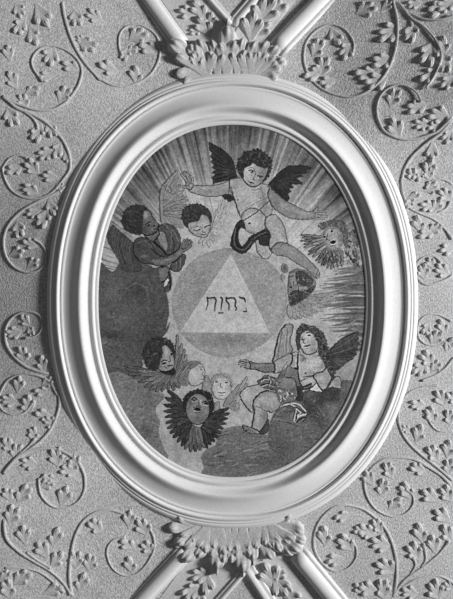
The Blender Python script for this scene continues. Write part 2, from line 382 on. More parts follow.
def add_leaf(parent, org, px, py, L, deg, mesh=None, hz=1.0, wide=1.0, lift=0.0):
    """a leaf whose middle sits at the photo point, as a child of its scroll"""
    me = mesh or LEAF_MESHES[rnd.randrange(len(LEAF_MESHES))]
    a = math.radians(deg); p = PV(px, py)
    bx, by = p[0] - math.cos(a) * L * .5, p[1] - math.sin(a) * L * .5
    o = bpy.data.objects.new('leaf', me); COL.objects.link(o); o.parent = parent
    o.location = (bx - org[0], by - org[1], vault(bx, by) + lift)
    x, y = px - 226.5, 299.5 - py
    nrm = Vector((vault(x - 3, y) - vault(x + 3, y), vault(x, y - 3) - vault(x, y + 3), 6)).normalized()   # lie on the vault
    o.rotation_euler = (Vector((0, 0, 1)).rotation_difference(nrm).to_matrix() @ Matrix.Rotation(a, 3, 'Z')).to_euler()
    o.scale = (L, L * wide * .82 * rnd.choice((1, -1)), L * hz * .50)
    return o
scroll_objs = []
for strokes, label in SCROLLS:
    c = np.mean(np.array(strokes[0]), 0); p = PT(c[0], c[1])
    t = thing('acanthus_scroll', p[0], p[1], label, 'plaster ornament', 'acanthus scrolls on the ceiling')
    for i, s in enumerate(strokes):
        V, F = tube_line(s, 1.45 if i == 0 else 1.15, .8, 1.45 if i == 0 else 1.2, .9)
        mesh_obj('stem', V, F, M_LEAF, t, origin=(p[0], p[1]))
    dense = np.vstack([catmull(s, False, 6) for s in strokes])
    scroll_objs.append((t, p, dense))
seen = []
for crop, leaves in LV:
    for (x, y, L, deg) in leaves:
        (px, py), = Z(*crop, (x, y))
        if any(math.hypot(px - a, py - b) < 5 for a, b in seen): continue
        seen.append((px, py))
        best = min(scroll_objs, key=lambda s: np.hypot(s[2][:, 0] - px, s[2][:, 1] - py).min())
        add_leaf(best[0], best[1], px, py, L * 1.1, deg)

# ---------------------------------------------------------------- acanthus crests at the head and foot of the oval
LONG = [
    lobed_leaf('tongue_straight', [(-7, .70, .13, .2, -.03), (7, .66, .13, .2, .03), (0, 1.0, .16, .9, 0)], .02, .24, .05),
    lobed_leaf('tongue_left', [(-9, .62, .12, .2, -.02), (2, 1.0, .16, .9, .14), (10, .70, .12, .2, .10)], .02, .24, .05),
    lobed_leaf('tongue_right', [(9, .62, .12, .2, .02), (-2, 1.0, .16, .9, -.14), (-10, .70, .12, .2, -.10)], .02, .24, .05)]
def crest(label, at, tongues):
    p = PT(*at)
    t = thing('acanthus_crest', p[0], p[1], label, 'plaster ornament', 'acanthus crests at the ends of the oval')
    for (bx, by, tx, ty, w, k) in tongues:
        a, b = PT(bx, by), PT(tx, ty); L = np.hypot(*(b - a)[:2])
        o = bpy.data.objects.new('leaf', LONG[k] if w < 1.5 else LEAF_MESHES[1 + k]); COL.objects.link(o); o.parent = t
        o.location = (a[0] - p[0], a[1] - p[1], .5); o.rotation_euler = (0, 0, math.atan2(b[1] - a[1], b[0] - a[0]))
        w = w if w < 1.5 else 1.0
        o.scale = (L, L * w * 1.2, max(L * .55, 16))
crest('fan of upright acanthus leaves above the top of the oval frame', (227, 74), [
 (217, 77, 219, 42, 1.0, 1), (237, 77, 236, 40, .9, 2), (207, 77, 208, 41, 1.25, 1), (245, 77, 247, 42, 1.2, 2), (227, 77, 227.3, 28, 1.15, 0), (251, 77, 258, 41, 1.2, 2),
 (206, 76, 179, 36, 1.1, 1), (202, 77, 190, 46, 1.1, 0), (206, 77, 178, 62, 1.9, 1), (255, 76, 270, 43, 1.2, 2), (259, 75, 279, 54, 1.3, 2), (252, 76, 280, 66, 2.0, 2), (201, 77, 196, 53, 1.0, 1)])
crest('fringe of hanging acanthus leaves below the foot of the oval frame', (232, 530), [
 (198, 525, 170, 537, 2.0, 0), (200, 524, 182, 548, 1.1, 2), (208, 524, 193, 564, 1.2, 2), (214, 525, 205, 559, 1.2, 2), (228, 526, 223, 562, 1.0, 0), (220, 525, 217, 567, 1.25, 0), (235, 526, 231, 561, 1.0, 0),
 (252, 525, 253, 559, 1.1, 0), (243, 526, 243, 569, 1.25, 0), (258, 525, 263, 559, 1.25, 1), (264, 523, 274, 553, 1.2, 1), (268, 522, 293, 556, 1.1, 1), (271, 524, 302, 536, 2.0, 2), (276, 526, 300, 547, 1.1, 1), (270, 523, 284, 557, 1.1, 1)])

# ---------------------------------------------------------------- loose leaf sprays in the panels between the ribs
def spray(label, leaves):
    c = np.mean([(l[0], l[1]) for l in leaves], 0); p = PT(c[0], c[1])
    t = thing('leaf_spray', p[0], p[1], label, 'plaster ornament', 'leaf sprays between the ribs')
    for (x, y, L, deg) in leaves: add_leaf(t, p, x, y, L, deg, hz=1.35, wide=1.1, lift=.75)
spray('small leaf spray at the top between the upper left rib and the middle chevron', [(187, 13, 17, 170), (198, 10, 20, 130), (203, 27, 22, 130), (211, 21, 16, 70), (195, 32, 12, 200)])
spray('leaf spray at the top between the middle chevron and the upper right rib', [(252, 27, 28, 85), (262, 29, 20, 40), (266, 10, 28, 70), (278, 8, 20, 20)])
spray('small leaf spray at the bottom between the lower left rib and the middle chevron', [(200, 574, 18, 180), (207, 583, 22, -85), (190, 591, 20, 205), (200, 595, 14, -60)])
spray('leaf spray at the bottom between the middle chevron and the lower right rib', [(270, 575, 28, 110), (279, 574, 16, -10), (280, 585, 24, -60), (292, 595, 20, -15)])
LAYERS = []

class Layer:
    def __init__(s, name, box, parent=None, label=None, S=3.0):
        s.name, s.parent, s.label, s.S = name, parent, label, S
        x0, y0, x1, y1 = box
        s.x0, s.y0 = x0, y0
        nx, ny = int((x1 - x0) * S), int((y1 - y0) * S)
        s.X, s.Y = np.meshgrid(x0 + (np.arange(nx) + .5) / S, y0 + (np.arange(ny) + .5) / S)
        s.v = np.zeros((ny, nx)); s.m = np.zeros((ny, nx), bool); s.q = s.m.copy()
        s.o = (0, 0, 1.0)
        LAYERS.append(s)
    def at(s, ox, oy, k):
        s.o = (ox, oy, k); return s
    def T(s, P):
        P = np.asarray(P, float).reshape(-1, 2)
        return P / s.o[2] + np.array([s.o[0], s.o[1]])
    def _win(s, P, pad):
        x0, y0 = P.min(0) - pad; x1, y1 = P.max(0) + pad
        ny, nx = s.v.shape
        i0 = max(0, int((x0 - s.x0) * s.S)); i1 = min(nx, int((x1 - s.x0) * s.S) + 2)
        j0 = max(0, int((y0 - s.y0) * s.S)); j1 = min(ny, int((y1 - s.y0) * s.S) + 2)
        return slice(j0, max(j0, j1)), slice(i0, max(i0, i1))
    def _inside(s, P):
        w = s._win(P, .5); X, Y = s.X[w], s.Y[w]
        r = np.zeros(X.shape, bool)
        for (ax, ay), (bx, by) in zip(P, np.roll(P, -1, 0)):
            if ay == by: continue
            c = ((ay > Y) != (by > Y)) & (X < (bx - ax) * (Y - ay) / (by - ay) + ax)
            r ^= c
        full = np.zeros(s.m.shape, bool); full[w] = r
        return full
    def _dist(s, P, pad, widths=None, closed=False):
        w = s._win(P, pad); X, Y = s.X[w], s.Y[w]
        best = np.full(X.shape, 1e9)
        Q = np.vstack([P, P[:1]]) if closed else P
        W = None if widths is None else np.interp(np.linspace(0, 1, len(Q)), np.linspace(0, 1, len(widths)), widths)
        if len(Q) == 1: Q = np.vstack([Q, Q + 1e-3])
        for i in range(len(Q) - 1):
            a, b = Q[i], Q[i + 1]; d = b - a; L = (d * d).sum() + 1e-9
            t = np.clip(((X - a[0]) * d[0] + (Y - a[1]) * d[1]) / L, 0, 1)
            dd = np.hypot(X - a[0] - t * d[0], Y - a[1] - t * d[1])
            if W is not None: dd = dd - (W[i] * (1 - t) + W[min(i + 1, len(W) - 1)] * t) / 2
            best = np.minimum(best, dd)
        return w, best
    def poly(s, P, v, sm=True, add=True, rim=0, rw=2.0, out=None, ow=.8, grad=None):
        P = s.T(P)
        if sm: P = catmull(P, True)
        q = s._inside(P)
        if not add: q &= s.m
        s.v[q] = v; s.m |= q; s.q = q
        if grad is not None:                                   # (dx, dy, amount): pigment changes across the shape
            c = P.mean(0); r = max(np.ptp(P[:, 0]), np.ptp(P[:, 1])) / 2
            s.v[q] += grad[2] * np.clip(((s.X[q] - c[0]) * grad[0] + (s.Y[q] - c[1]) * grad[1]) / r, -1, 1)
        if rim:
            w, d = s._dist(P, rw * 3, closed=True); qq = q[w]
            s.v[w][qq] += rim * np.exp(-d[qq] / rw)
        if out is not None:
            w, d = s._dist(P, ow + 1, closed=True)
            a = np.clip(1 - (d - ow / 2) * 2, 0, 1) * s.m[w]
            s.v[w] = s.v[w] * (1 - a) + out * a
        return s
    def ell(s, x, y, rx, ry, v, ang=0, **k):
        t = np.linspace(0, 2 * math.pi, 28, endpoint=False); c, n = math.cos(math.radians(ang)), math.sin(math.radians(ang))
        return s.poly([(x + rx * math.cos(a) * c - ry * math.sin(a) * n, y + rx * math.cos(a) * n + ry * math.sin(a) * c) for a in t], v, sm=False, **k)
    def blob(s, x, y, rx, ry, dv, ang=0, lim=None):
        (x, y), = s.T([(x, y)]); rx, ry = rx / s.o[2], ry / s.o[2]
        w = s._win(np.array([[x, y]]), 3 * max(rx, ry)); c, n = math.cos(math.radians(ang)), math.sin(math.radians(ang))
        X, Y = s.X[w] - x, s.Y[w] - y
        g = np.exp(-(((X * c + Y * n) / rx) ** 2 + ((-X * n + Y * c) / ry) ** 2))
        if lim is not None: g = g * lim[w]
        s.v[w] += dv * g
        return s
    def line(s, P, w_, v, add=False, a=1.0, sm=True, soft=.35):
        """a brush stroke; w_ in photo units (a number or widths along it)"""
        P = s.T(P)
        if sm and len(P) > 2: P = catmull(P, False, 5)
        elif len(P) == 2: P = np.array([P[0] + (P[1] - P[0]) * t for t in np.linspace(0, 1, 7)])
        W = [w_, w_] if np.isscalar(w_) else list(w_)
        w, d = s._dist(P, max(W) + 1, W)
        al = np.clip(.5 - d / soft, 0, 1)
        if add:
            q = d < 0.05
            new = q & ~s.m[w]
            s.v[w][new] = v; s.m[w] |= q
        al = al * s.m[w] * a
        s.v[w] = s.v[w] * (1 - al) + v * al
        return s
    def feather(s, b, t, w_, v, edge=-35, bend=0.0, add=True):
        b, t = np.array(b, float), np.array(t, float); d = t - b
        m = (b + t) / 2 + np.array([-d[1], d[0]]) * bend
        prof = [w_ * .5, w_ * .9, w_, w_ * .95, w_ * .75, w_ * .3]
        s.line([b, m, t], [p + .9 for p in prof], v + edge, add=add)
        s.line([b, m, t], prof, v)
        s.line([b, m, t], .35, v + edge * .6)
        return s
    def fan(s, b0, b1, tips, w_, v, edge=-35, bend=0, jit=8):
        n = len(tips)
        for i, t in enumerate(tips):
            f = i / max(n - 1, 1)
            b = (b0[0] + (b1[0] - b0[0]) * f, b0[1] + (b1[1] - b0[1]) * f)
            s.feather(b, t, w_, v + RNG.uniform(-jit, jit), edge, bend)
        return s
    def curls(s, pts, r, v, dv=14, n=3):
        """short curling strokes scattered round the given points: locks of hair"""
        for (x, y) in pts:
            for _ in range(n):
                a0 = RNG.uniform(0, 6.28); rr = RNG.uniform(.5, 1) * r
                cx, cy = x + RNG.uniform(-r, r), y + RNG.uniform(-r, r)
                P = [(cx + rr * math.cos(a0 + u), cy + rr * math.sin(a0 + u)) for u in (0, .8, 1.6, 2.4)]
                s.line(P, .7, v + RNG.uniform(-dv, dv), a=.75)
        return s
    def bumps(s, P, r, v):
        """bumpy lock edges added along a path"""
        P = catmull(s.T(P), False, 4)
        o = s.o; s.o = (0, 0, 1.0)
        for p in P[::2]:
            s.ell(p[0] + RNG.uniform(-.5, .5), p[1] + RNG.uniform(-.5, .5), r * RNG.uniform(.5, .9), r * RNG.uniform(.5, .9), v + RNG.uniform(-8, 8))
        s.o = o
        return s
    def mottle(s, amp, cell=1.0):
        s.v += amp * smooth_noise(s.v.shape, cell * s.S) + .6 * amp * smooth_noise(s.v.shape, cell * 3 * s.S)
        s.v += amp * .5 * (RNG.rand(*s.v.shape) * 2 - 1)
        return s

def rho(X, Y):
    return (np.abs((X - ICX) / IA) ** NEXP + np.abs((Y - ICY) / IB) ** NEXP) ** (1 / NEXP)

# ---- sky with its rays
sky = Layer('painted_sky', (94, 120, 371, 482), S=2.0)
R_ = rho(sky.X, sky.Y)
sky.m = R_ < 1.018
ang = np.arctan2(sky.Y - 300, sky.X - 230); rad = np.hypot((sky.X - 230), (sky.Y - 300) * .8)
def ray_noise(n):
    t = RNG.rand(n); i = (ang / (2 * math.pi) + .5) * n
    k = i.astype(int); f = i - k; f = f * f * (3 - 2 * f)
    return (t[k % n] * (1 - f) + t[(k + 1) % n] * f) * 2 - 1
r1, r2, r3 = ray_noise(70), ray_noise(190), ray_noise(420)
top = np.clip((260 - sky.Y) / 60, 0, 1)
ed = np.clip((R_ + .10 * r1 + .05 * r2 - .60) / .36, 0, 1)
base = 168 - top * ed * 74
base += top * np.clip(ed * 1.6, .0, 1) * (20 * r2 + 30 * r3 + 12 * r1)
base += (1 - top) * -8
sky.v = base
sky.at(0, 0, 1)
sky.blob(137, 175, 15, 15, -16).blob(160, 150, 14, 10, -22).blob(312, 165, 20, 13, -20).blob(232, 128, 60, 7, -18).blob(342, 205, 13, 26, -22).blob(335, 185, 12, 14, -12)
sky.blob(185, 160, 14, 18, 8).blob(225, 240, 40, 14, 4).blob(115, 215, 10, 20, 6).blob(300, 235, 14, 12, 12).blob(200, 205, 20, 30, 5)
# streaked dusk on the right behind the winged heads
for i in range(150):
    y = RNG.uniform(266, 352); x1 = 366 + RNG.uniform(-3, 2); L = RNG.uniform(14, 48) * (1.15 - abs(y - 300) / 90)
    if y > 330: L *= .75
    vv = RNG.choice([78, 88, 98, 112, 140], p=[.25, .25, .2, .2, .1])
    sky.line([(x1, y), (x1 - L * .5, y + RNG.uniform(-1, 1)), (x1 - L, y + RNG.uniform(-1, 4))], [2.2, 2, .6], vv, a=.6)
sky.blob(352, 300, 15, 26, -18).blob(300, 300, 20, 10, -6).blob(325, 330, 18, 8, -10)
sky.blob(345, 375, 20, 25, -30).blob(185, 438, 18, 10, -18).blob(190, 450, 25, 14, -14)
for i in range(60):
    x, y = RNG.uniform(165, 235), RNG.uniform(415, 460)
    sky.line([(x, y), (x + RNG.uniform(6, 14), y + RNG.uniform(2, 6))], 1.0, RNG.uniform(115, 165), a=.35)
for i in range(620):                                       # broad scumbled strokes of the glory
    a = RNG.uniform(math.pi, 2 * math.pi); r0 = RNG.uniform(70, 150); r1_ = r0 + RNG.uniform(8, 26)
    p0 = (230 + r0 * math.cos(a), 300 + r0 * 1.15 * math.sin(a)); p1 = (230 + r1_ * math.cos(a), 300 + r1_ * 1.15 * math.sin(a))
    rr = rho(np.array(p1[0]), np.array(p1[1]))
    sky.line([p0, p1], [.4, .9, .4], RNG.uniform(112, 186) - 60 * max(0, float(rr) - .72) / .28 + RNG.uniform(-14, 14), a=.55)
sky.mottle(9, .8)
sky.v += 5 * smooth_noise(sky.v.shape, 14)

# ---- halo disc, triangle and its writing
halo = Layer('painted_halo', (168, 245, 292, 362), sky, 'grey disc of the halo')
halo.at(160, 230, 3.485)
halo.poly([(240, 62), (330, 85), (400, 130), (440, 200), (440, 290), (405, 355), (340, 410), (240, 445), (150, 425), (85, 375), (50, 310), (42, 235), (75, 150), (140, 90)], 142, rim=-10, rw=2)
halo.blob(150, 180, 60, 90, -10, 30).blob(350, 200, 40, 90, -8, -20).blob(240, 385, 120, 22, -24).blob(390, 300, 40, 60, 6).blob(100, 280, 40, 70, -8)
for k in range(240):
    x, y = RNG.uniform(40, 440), RNG.uniform(62, 440)
    halo.line([(x, y), (x + RNG.uniform(-22, 22), y + RNG.uniform(-8, 8))], [.4, 1.4, .4], RNG.uniform(112, 168), a=.35)
halo.mottle(10, .8)
tri = Layer('painted_triangle', (176, 248, 276, 340), halo, 'pale triangle with dark writing')
tri.at(160, 230, 3.485)
tri.poly([(247, 78), (388, 362), (66, 358)], 172, sm=False, out=150, ow=.8)
tri.blob(240, 330, 60, 20, 6).blob(290, 300, 30, 25, -12).blob(235, 315, 20, 12, -14).mottle(7, .8)
def letter(strokes):
    L = Layer('letter', (200, 292, 252, 318), tri, None, S=5.0)
    L.at(200, 290, 9.06)
    for P, w in strokes: L.line(P, w, 42, add=True)
    L.mottle(8, .6)
letter([([(66, 68), (70, 95), (70, 130), (55, 182)], [1.9, 1.5, 1.2, .8]), ([(64, 76), (100, 72), (134, 70)], 1.5), ([(128, 68), (146, 95), (136, 140), (134, 190)], [1.8, 1.5, 1.5, 1.0])])
letter([([(190, 68), (203, 85), (196, 130), (190, 178)], [2.0, 1.6, 1.5, .9]), ([(172, 208), (184, 208)], 1.6), ([(200, 208), (206, 207)], 1.6)])
letter([([(240, 70), (240, 100), (262, 130), (262, 185)], [2.0, 1.7, 1.5, .8]), ([(240, 78), (280, 72), (310, 74)], 1.6), ([(306, 72), (324, 100), (318, 140), (330, 165), (322, 188)], [1.9, 1.6, 1.5, 1.5, 1.0])])
letter([([(355, 62), (375, 72), (400, 78), (412, 112)], [1.2, 2.0, 1.9, .8]), ([(416, 160), (420, 190)], .7), ([(396, 195), (422, 195)], 1.3)])

# ---- clouds
def cut(L, lim=1.018):
    L.m &= rho(L.X, L.Y) < lim
    return L
cl = Layer('painted_cloud', (94, 255, 176, 412), sky, 'large dark cloud on the left of the painting', S=2.0)
cl.at(0, 0, 1)
cl.poly([(96, 262), (102, 263), (108, 269), (114, 271), (122, 262), (140, 262), (160, 272), (165, 288), (168, 300), (169, 314), (166, 328), (170, 322), (167, 332), (160, 340), (150, 350), (140, 372), (128, 390), (116, 402), (96, 380), (92, 300)], 78, rim=-6, rw=3)
cl.blob(112, 290, 12, 14, 12).blob(138, 292, 9, 7, -16).line([(127, 288), (136, 283), (146, 288), (148, 296)], 2.5, 92, a=.6).blob(125, 320, 18, 16, 10).blob(155, 318, 10, 20, -6).blob(145, 335, 20, 10, -8).blob(112, 335, 10, 4, -22)
cl.blob(106, 342, 5, 4, 26).blob(118, 365, 14, 14, 8)
for i in range(90):
    x, y = RNG.uniform(100, 165), RNG.uniform(265, 395); cl.line([(x, y), (x + RNG.uniform(-9, 9), y + RNG.uniform(-5, 5))], 1.6, RNG.uniform(50, 108), a=.4)
cut(cl.mottle(9, .8))
c2 = Layer('painted_cloud', (100, 370, 182, 470), sky, 'grey cloud bank at lower left of the painting', S=2.0)
c2.at(0, 0, 1)
c2.poly([(102, 380), (116, 372), (134, 378), (150, 384), (162, 392), (164, 398), (157, 406), (156, 413), (160, 422), (159, 432), (163, 446), (168, 458), (150, 462), (120, 430), (100, 400)], 106, rim=6, rw=3)
c2.blob(120, 395, 10, 14, 10).blob(150, 400, 12, 10, -8).blob(146, 432, 10, 10, -16).blob(132, 412, 10, 8, 8)
for i in range(80):
    x, y = RNG.uniform(105, 168), RNG.uniform(378, 456); c2.line([(x, y), (x + RNG.uniform(-8, 8), y + RNG.uniform(-4, 5))], 1.5, RNG.uniform(74, 140), a=.45)
cut(c2.mottle(10, .8))
c3 = Layer('painted_cloud', (196, 420, 300, 482), sky, 'grey cloud along the foot of the painting', S=2.0)
c3.at(0, 0, 1)
c3.poly([(204, 468), (201, 458), (206, 450), (216, 444), (217, 434), (224, 429), (236, 426), (250, 428), (262, 434), (275, 436), (300, 440), (300, 482), (204, 482)], 98, rim=8, rw=2)
c3.blob(232, 445, 14, 12, 6).blob(225, 462, 14, 8, -12).blob(270, 462, 24, 8, -14).blob(262, 446, 10, 8, 8)
for i in range(110):
    x, y = RNG.uniform(204, 296), RNG.uniform(430, 476); c3.line([(x, y), (x + RNG.uniform(4, 14), y + RNG.uniform(-4, 1))], 1.3, RNG.uniform(58, 138), a=.5)
cut(c3.mottle(9, .8))
c4 = Layer('painted_cloud', (262, 375, 362, 482), sky, 'dark cloud bearing the seated angel', S=2.0)
c4.at(235, 375, 4.118)
c4.poly([(135, 255), (142, 215), (150, 180), (178, 140), (230, 112), (280, 70), (330, 55), (400, 40), (470, 20), (520, 60), (470, 200), (330, 330), (230, 420), (200, 362), (165, 320), (142, 295)], 88, rim=-10, rw=2)
c4.blob(230, 200, 50, 50, 10).blob(190, 300, 30, 40, -10).blob(330, 150, 30, 70, -24, -30).blob(390, 80, 40, 26, -30).blob(400, 150, 25, 30, 10).blob(300, 270, 50, 40, 4)
c4.blob(395, 95, 40, 18, -26).blob(345, 100, 18, 40, -18, -30).blob(300, 130, 14, 40, -20, -25)
c4.line([(290, 100), (320, 160), (360, 220)], 3, 62, a=.5).line([(150, 200), (185, 150), (230, 125)], 1.5, 112, a=.6)
for i in range(110):
    x, y = RNG.uniform(140, 460), RNG.uniform(80, 400); c4.line([(x, y), (x + RNG.uniform(-50, 50), y + RNG.uniform(-30, 30))], 1.3, RNG.uniform(54, 122), a=.45)
cut(c4.mottle(9, .8))

# ---- the winged child at the top
A = Layer('painted_angel', (175, 135, 330, 285), sky, 'flying curly-haired winged child with dark sash')
Aw = Layer('wing', (205, 138, 240, 188), A, 'dark left wing')
Aw.at(175, 138, 5.6625)
Aw.poly([(190, 22), (212, 30), (240, 45), (270, 62), (296, 84), (320, 110), (336, 148), (344, 190), (357, 222), (300, 240), (250, 252), (213, 264), (214, 235), (203, 222), (226, 208), (206, 196), (230, 182), (206, 166), (224, 152), (198, 134), (216, 120), (196, 100), (210, 88), (194, 68)], 44, sm=False)
for y0, tx, ty in [(60, 194, 68), (85, 196, 100), (110, 198, 134), (140, 206, 166), (168, 206, 196), (200, 203, 222), (225, 213, 258)]:
    Aw.line([(300 + y0 * .15, 150 + y0 * .25), (tx + 20, ty + 2), (tx, ty)], [.4, 1.0, .5], 58, a=.6)
    Aw.line([(300 + y0 * .15, 154 + y0 * .25), (tx + 26, ty + 12)], .7, 28, a=.7)
Aw.blob(290, 190, 25, 25, 16).line([(195, 24), (262, 62), (318, 112), (348, 200)], 1.2, 32).mottle(6)
Ax = Layer('wing', (266, 163, 315, 204), A, 'dark right wing')
Ax.at(265, 150, 5.6625)
Ax.poly([(15, 198), (40, 168), (75, 130), (105, 105), (135, 88), (190, 85), (240, 88), (264, 100), (262, 110), (236, 116), (244, 128), (206, 138), (222, 150), (180, 160), (214, 186), (212, 196), (150, 193), (166, 214), (140, 218), (152, 240), (130, 248), (142, 274), (128, 291), (100, 272), (60, 240)], 41, sm=False)
for tx, ty in [(262, 104), (240, 127), (218, 148), (210, 190), (162, 213), (150, 238), (140, 272)]:
    Ax.line([(70 + RNG.uniform(0, 20), 170), ((70 + tx) / 2 + 20, (170 + ty) / 2), (tx, ty)], [.4, .9, .5], 56, a=.6)
Ax.blob(90, 200, 20, 20, 12).line([(20, 195), (80, 128), (135, 90), (240, 90)], 1.2, 30).mottle(6)
A.at(0, 0, 1)
# far leg, then torso, near leg, arms
A.at(225, 190, 5.6625)
A.poly([(160, 270), (172, 300), (178, 340), (198, 372), (225, 392), (252, 385), (266, 350), (255, 290), (240, 250), (190, 250)], 150, rim=-30, rw=1.3, out=70)
A.at(0, 0, 1)
TORSO = [(240.5, 177.5), (246, 181), (257, 183), (263.5, 183.5), (269, 187), (274, 196), (273, 206), (272, 213), (268, 222), (266, 229), (259, 233), (251, 232), (244, 227), (241.5, 220), (238, 212), (234, 200), (230, 190), (224, 184), (230, 179.5)]
A.poly(TORSO, 150, rim=-26, rw=1.6, out=78, ow=.7)
A.poly([(243, 226), (241, 219), (244, 212), (252, 208), (262, 212), (267, 220), (264, 230), (256, 234), (248, 232)], 152, rim=-24, rw=2, out=92, ow=.6)
A.blob(250, 196, 8, 7, 16).blob(265, 203, 5, 9, -26).blob(240, 192, 5, 6, 10).blob(252, 222, 7, 5, 14).blob(262, 195, 3, 8, -14)
A.ell(238.2, 200, .9, .9, 84).ell(260, 198, .8, .9, 90).ell(249.3, 223.3, 1.5, 1.1, 52)
A.line([(249, 184), (254, 190), (262, 188)], .6, 100).line([(246, 208), (256, 203), (266, 198)], .8, 110, a=.7)
A.poly([(265, 221), (268, 216), (275, 214), (281, 220), (285, 228), (287, 238), (288, 245), (282, 251), (277, 255), (271, 251), (269, 243), (270, 234), (266, 228)], 146, rim=-28, rw=1.8, out=72)
A.poly([(277, 243), (286, 243), (296, 248), (309, 259.5), (318, 269), (320, 275), (317, 279), (312, 275), (305, 268.6), (293, 261.5), (286, 257), (276, 255), (271, 250)], 128, rim=-24, rw=1.8, out=74)
A.line([(281, 246), (287, 242.5), (288.5, 246)], .9, 90).blob(281, 236, 3.5, 8, 12, -20).blob(292, 252, 6, 2.5, 12, 35).blob(280, 248, 5, 4, -8)
A.line([(319, 274), (315, 279), (318, 270)], .6, 70)
# left arm and its raised hand
A.poly([(229, 181), (222, 183.2), (213, 185), (202, 185.4), (193, 184.8), (189, 186.6), (188, 190), (191, 192.2), (201, 195.6), (215, 197), (224, 195), (229, 193)], 138, rim=-26, rw=1.7, out=74)
A.blob(208, 188, 14, 2, 14).blob(227, 187, 4, 4, 10).line([(228, 186), (230.5, 193)], .6, 100)
A.at(175, 138, 5.6625)
A.poly([(62, 248), (78, 240), (100, 248), (104, 268), (92, 290), (72, 290), (58, 275)], 136, rim=-24, rw=1, out=70)
for P, w in [([(80, 258), (55, 228), (34, 204)], 1.5), ([(86, 252), (68, 215), (52, 194)], 1.6), ([(91, 250), (84, 220), (68, 197)], 1.6), ([(97, 252), (97, 230), (86, 212)], 1.5), ([(78, 278), (52, 278), (26, 266)], 1.5)]:
    A.line(P, [w + 1.1, w + 1.0, w + .5], 66, add=True); A.line(P, [w + .3, w, w * .6], 128)
A.line([(60, 262), (82, 270)], .5, 92)
# right arm and hand
A.at(0, 0, 1)
A.poly([(270, 188.5), (277, 194), (288, 201.5), (297, 206.3), (307.5, 210.8), (317, 211.5), (318, 218), (307, 219.6), (297, 219.8), (288, 217.4), (278, 212.2), (272, 206), (268, 196)], 126, rim=-26, rw=1.7, out=78)
A.blob(300, 212, 12, 2.4, 14, 15).blob(276, 202, 4, 6, -16).blob(284, 206, 8, 2, 6, 30)
for P in ([(315, 212), (321, 211), (326, 212.5)], [(316, 214), (322, 213.6), (328, 214.6)], [(316, 216), (321, 216), (327, 217)], [(315, 218), (320, 218.5), (324, 219.5)], [(314, 212), (317, 208.8), (320, 207.6)]):
    A.line(P, [2.4, 2.0, 1.3], 80, add=True); A.line(P, [1.6, 1.2, .6], 128)
# strap over the chest
A.line([(269, 201), (258, 211), (249, 217), (242, 221.5)], 1.0, 66)
A.line([(231, 187), (234.5, 199), (241, 220)], .9, 66)
# face
A.at(225, 140, 7.55)
A.poly([(128, 240), (150, 205), (200, 170), (250, 185), (320, 185), (332, 225), (312, 275), (270, 328), (228, 352), (178, 342), (142, 302)], 148, rim=-24, rw=1.4, out=78, grad=(1, .2, -20))
A.blob(200, 195, 22, 16, 16).blob(175, 280, 22, 20, 10).blob(290, 240, 26, 40, -18).blob(245, 285, 20, 12, 10).blob(270, 300, 30, 14, -22)
A.line([(180, 232), (200, 226), (222, 236)], 1.1, 62).ell(203, 242, 11, 9, 40).ell(199, 238, 3, 3, 140)
A.line([(246, 272), (264, 266), (284, 276)], 1.0, 60).ell(266, 280, 12, 7, 46)
A.line([(178, 214), (205, 208), (226, 222)], .6, 92).line([(252, 252), (275, 250), (296, 262)], .6, 88)
A.line([(232, 250), (222, 280), (212, 296), (230, 302)], .7, 92).ell(214, 297, 6, 4, 80)
A.line([(174, 312), (196, 320), (216, 330)], 1.0, 58).ell(196, 322, 13, 7, 66).line([(184, 334), (206, 340)], .7, 96)
Ah = Layer('hair', (232, 146, 275, 188), A, 'dark curly hair')
Ah.at(225, 140, 7.55)
Ah.poly([(92, 215), (98, 165), (118, 128), (150, 98), (190, 82), (245, 70), (300, 95), (338, 138), (354, 190), (342, 242), (312, 292), (282, 328), (298, 282), (316, 240), (326, 205), (300, 215), (270, 205), (236, 195), (212, 168), (192, 195), (155, 208), (140, 240), (142, 288), (112, 268)], 46)
Ah.bumps([(92, 215), (98, 165), (118, 128), (150, 98), (190, 82), (245, 70), (300, 95), (338, 138), (354, 190), (342, 242), (312, 292)], 1.7, 44)
Ah.curls([(120, 160), (150, 130), (190, 110), (230, 100), (270, 110), (310, 150), (330, 190), (120, 220), (160, 170), (200, 140), (250, 150), (290, 170), (320, 240)], 16, 66, 18, 4)
Ah.curls([(140, 190), (180, 150), (230, 130), (280, 140), (330, 220)], 16, 28, 8, 4).mottle(6)
As = Layer('sash', (222, 185, 275, 262), A, 'dark flowing sash')
As.at(225, 190, 5.6625)
As.poly([(96, 168), (66, 192), (46, 240), (34, 285), (32, 316), (60, 345), (98, 360), (130, 344), (165, 300), (188, 284), (196, 308), (248, 318), (256, 268), (256, 236), (228, 222), (184, 242), (146, 262), (116, 300), (96, 316), (80, 290), (78, 245), (90, 212), (112, 222), (118, 205)], 46, rim=-14, rw=1)
As.line([(62, 215), (52, 270), (58, 315), (98, 340), (130, 318), (170, 270), (230, 240)], 1.2, 80, a=.8).line([(84, 200), (68, 240), (66, 300), (96, 330)], .8, 28).line([(150, 290), (200, 258), (250, 252)], .7, 28)
As.at(175, 138, 5.6625)
As.poly([(268, 326), (295, 318), (320, 322), (334, 350), (322, 356), (306, 362), (296, 350), (282, 346)], 42)
As.mottle(6)
A.mottle(11, .7)

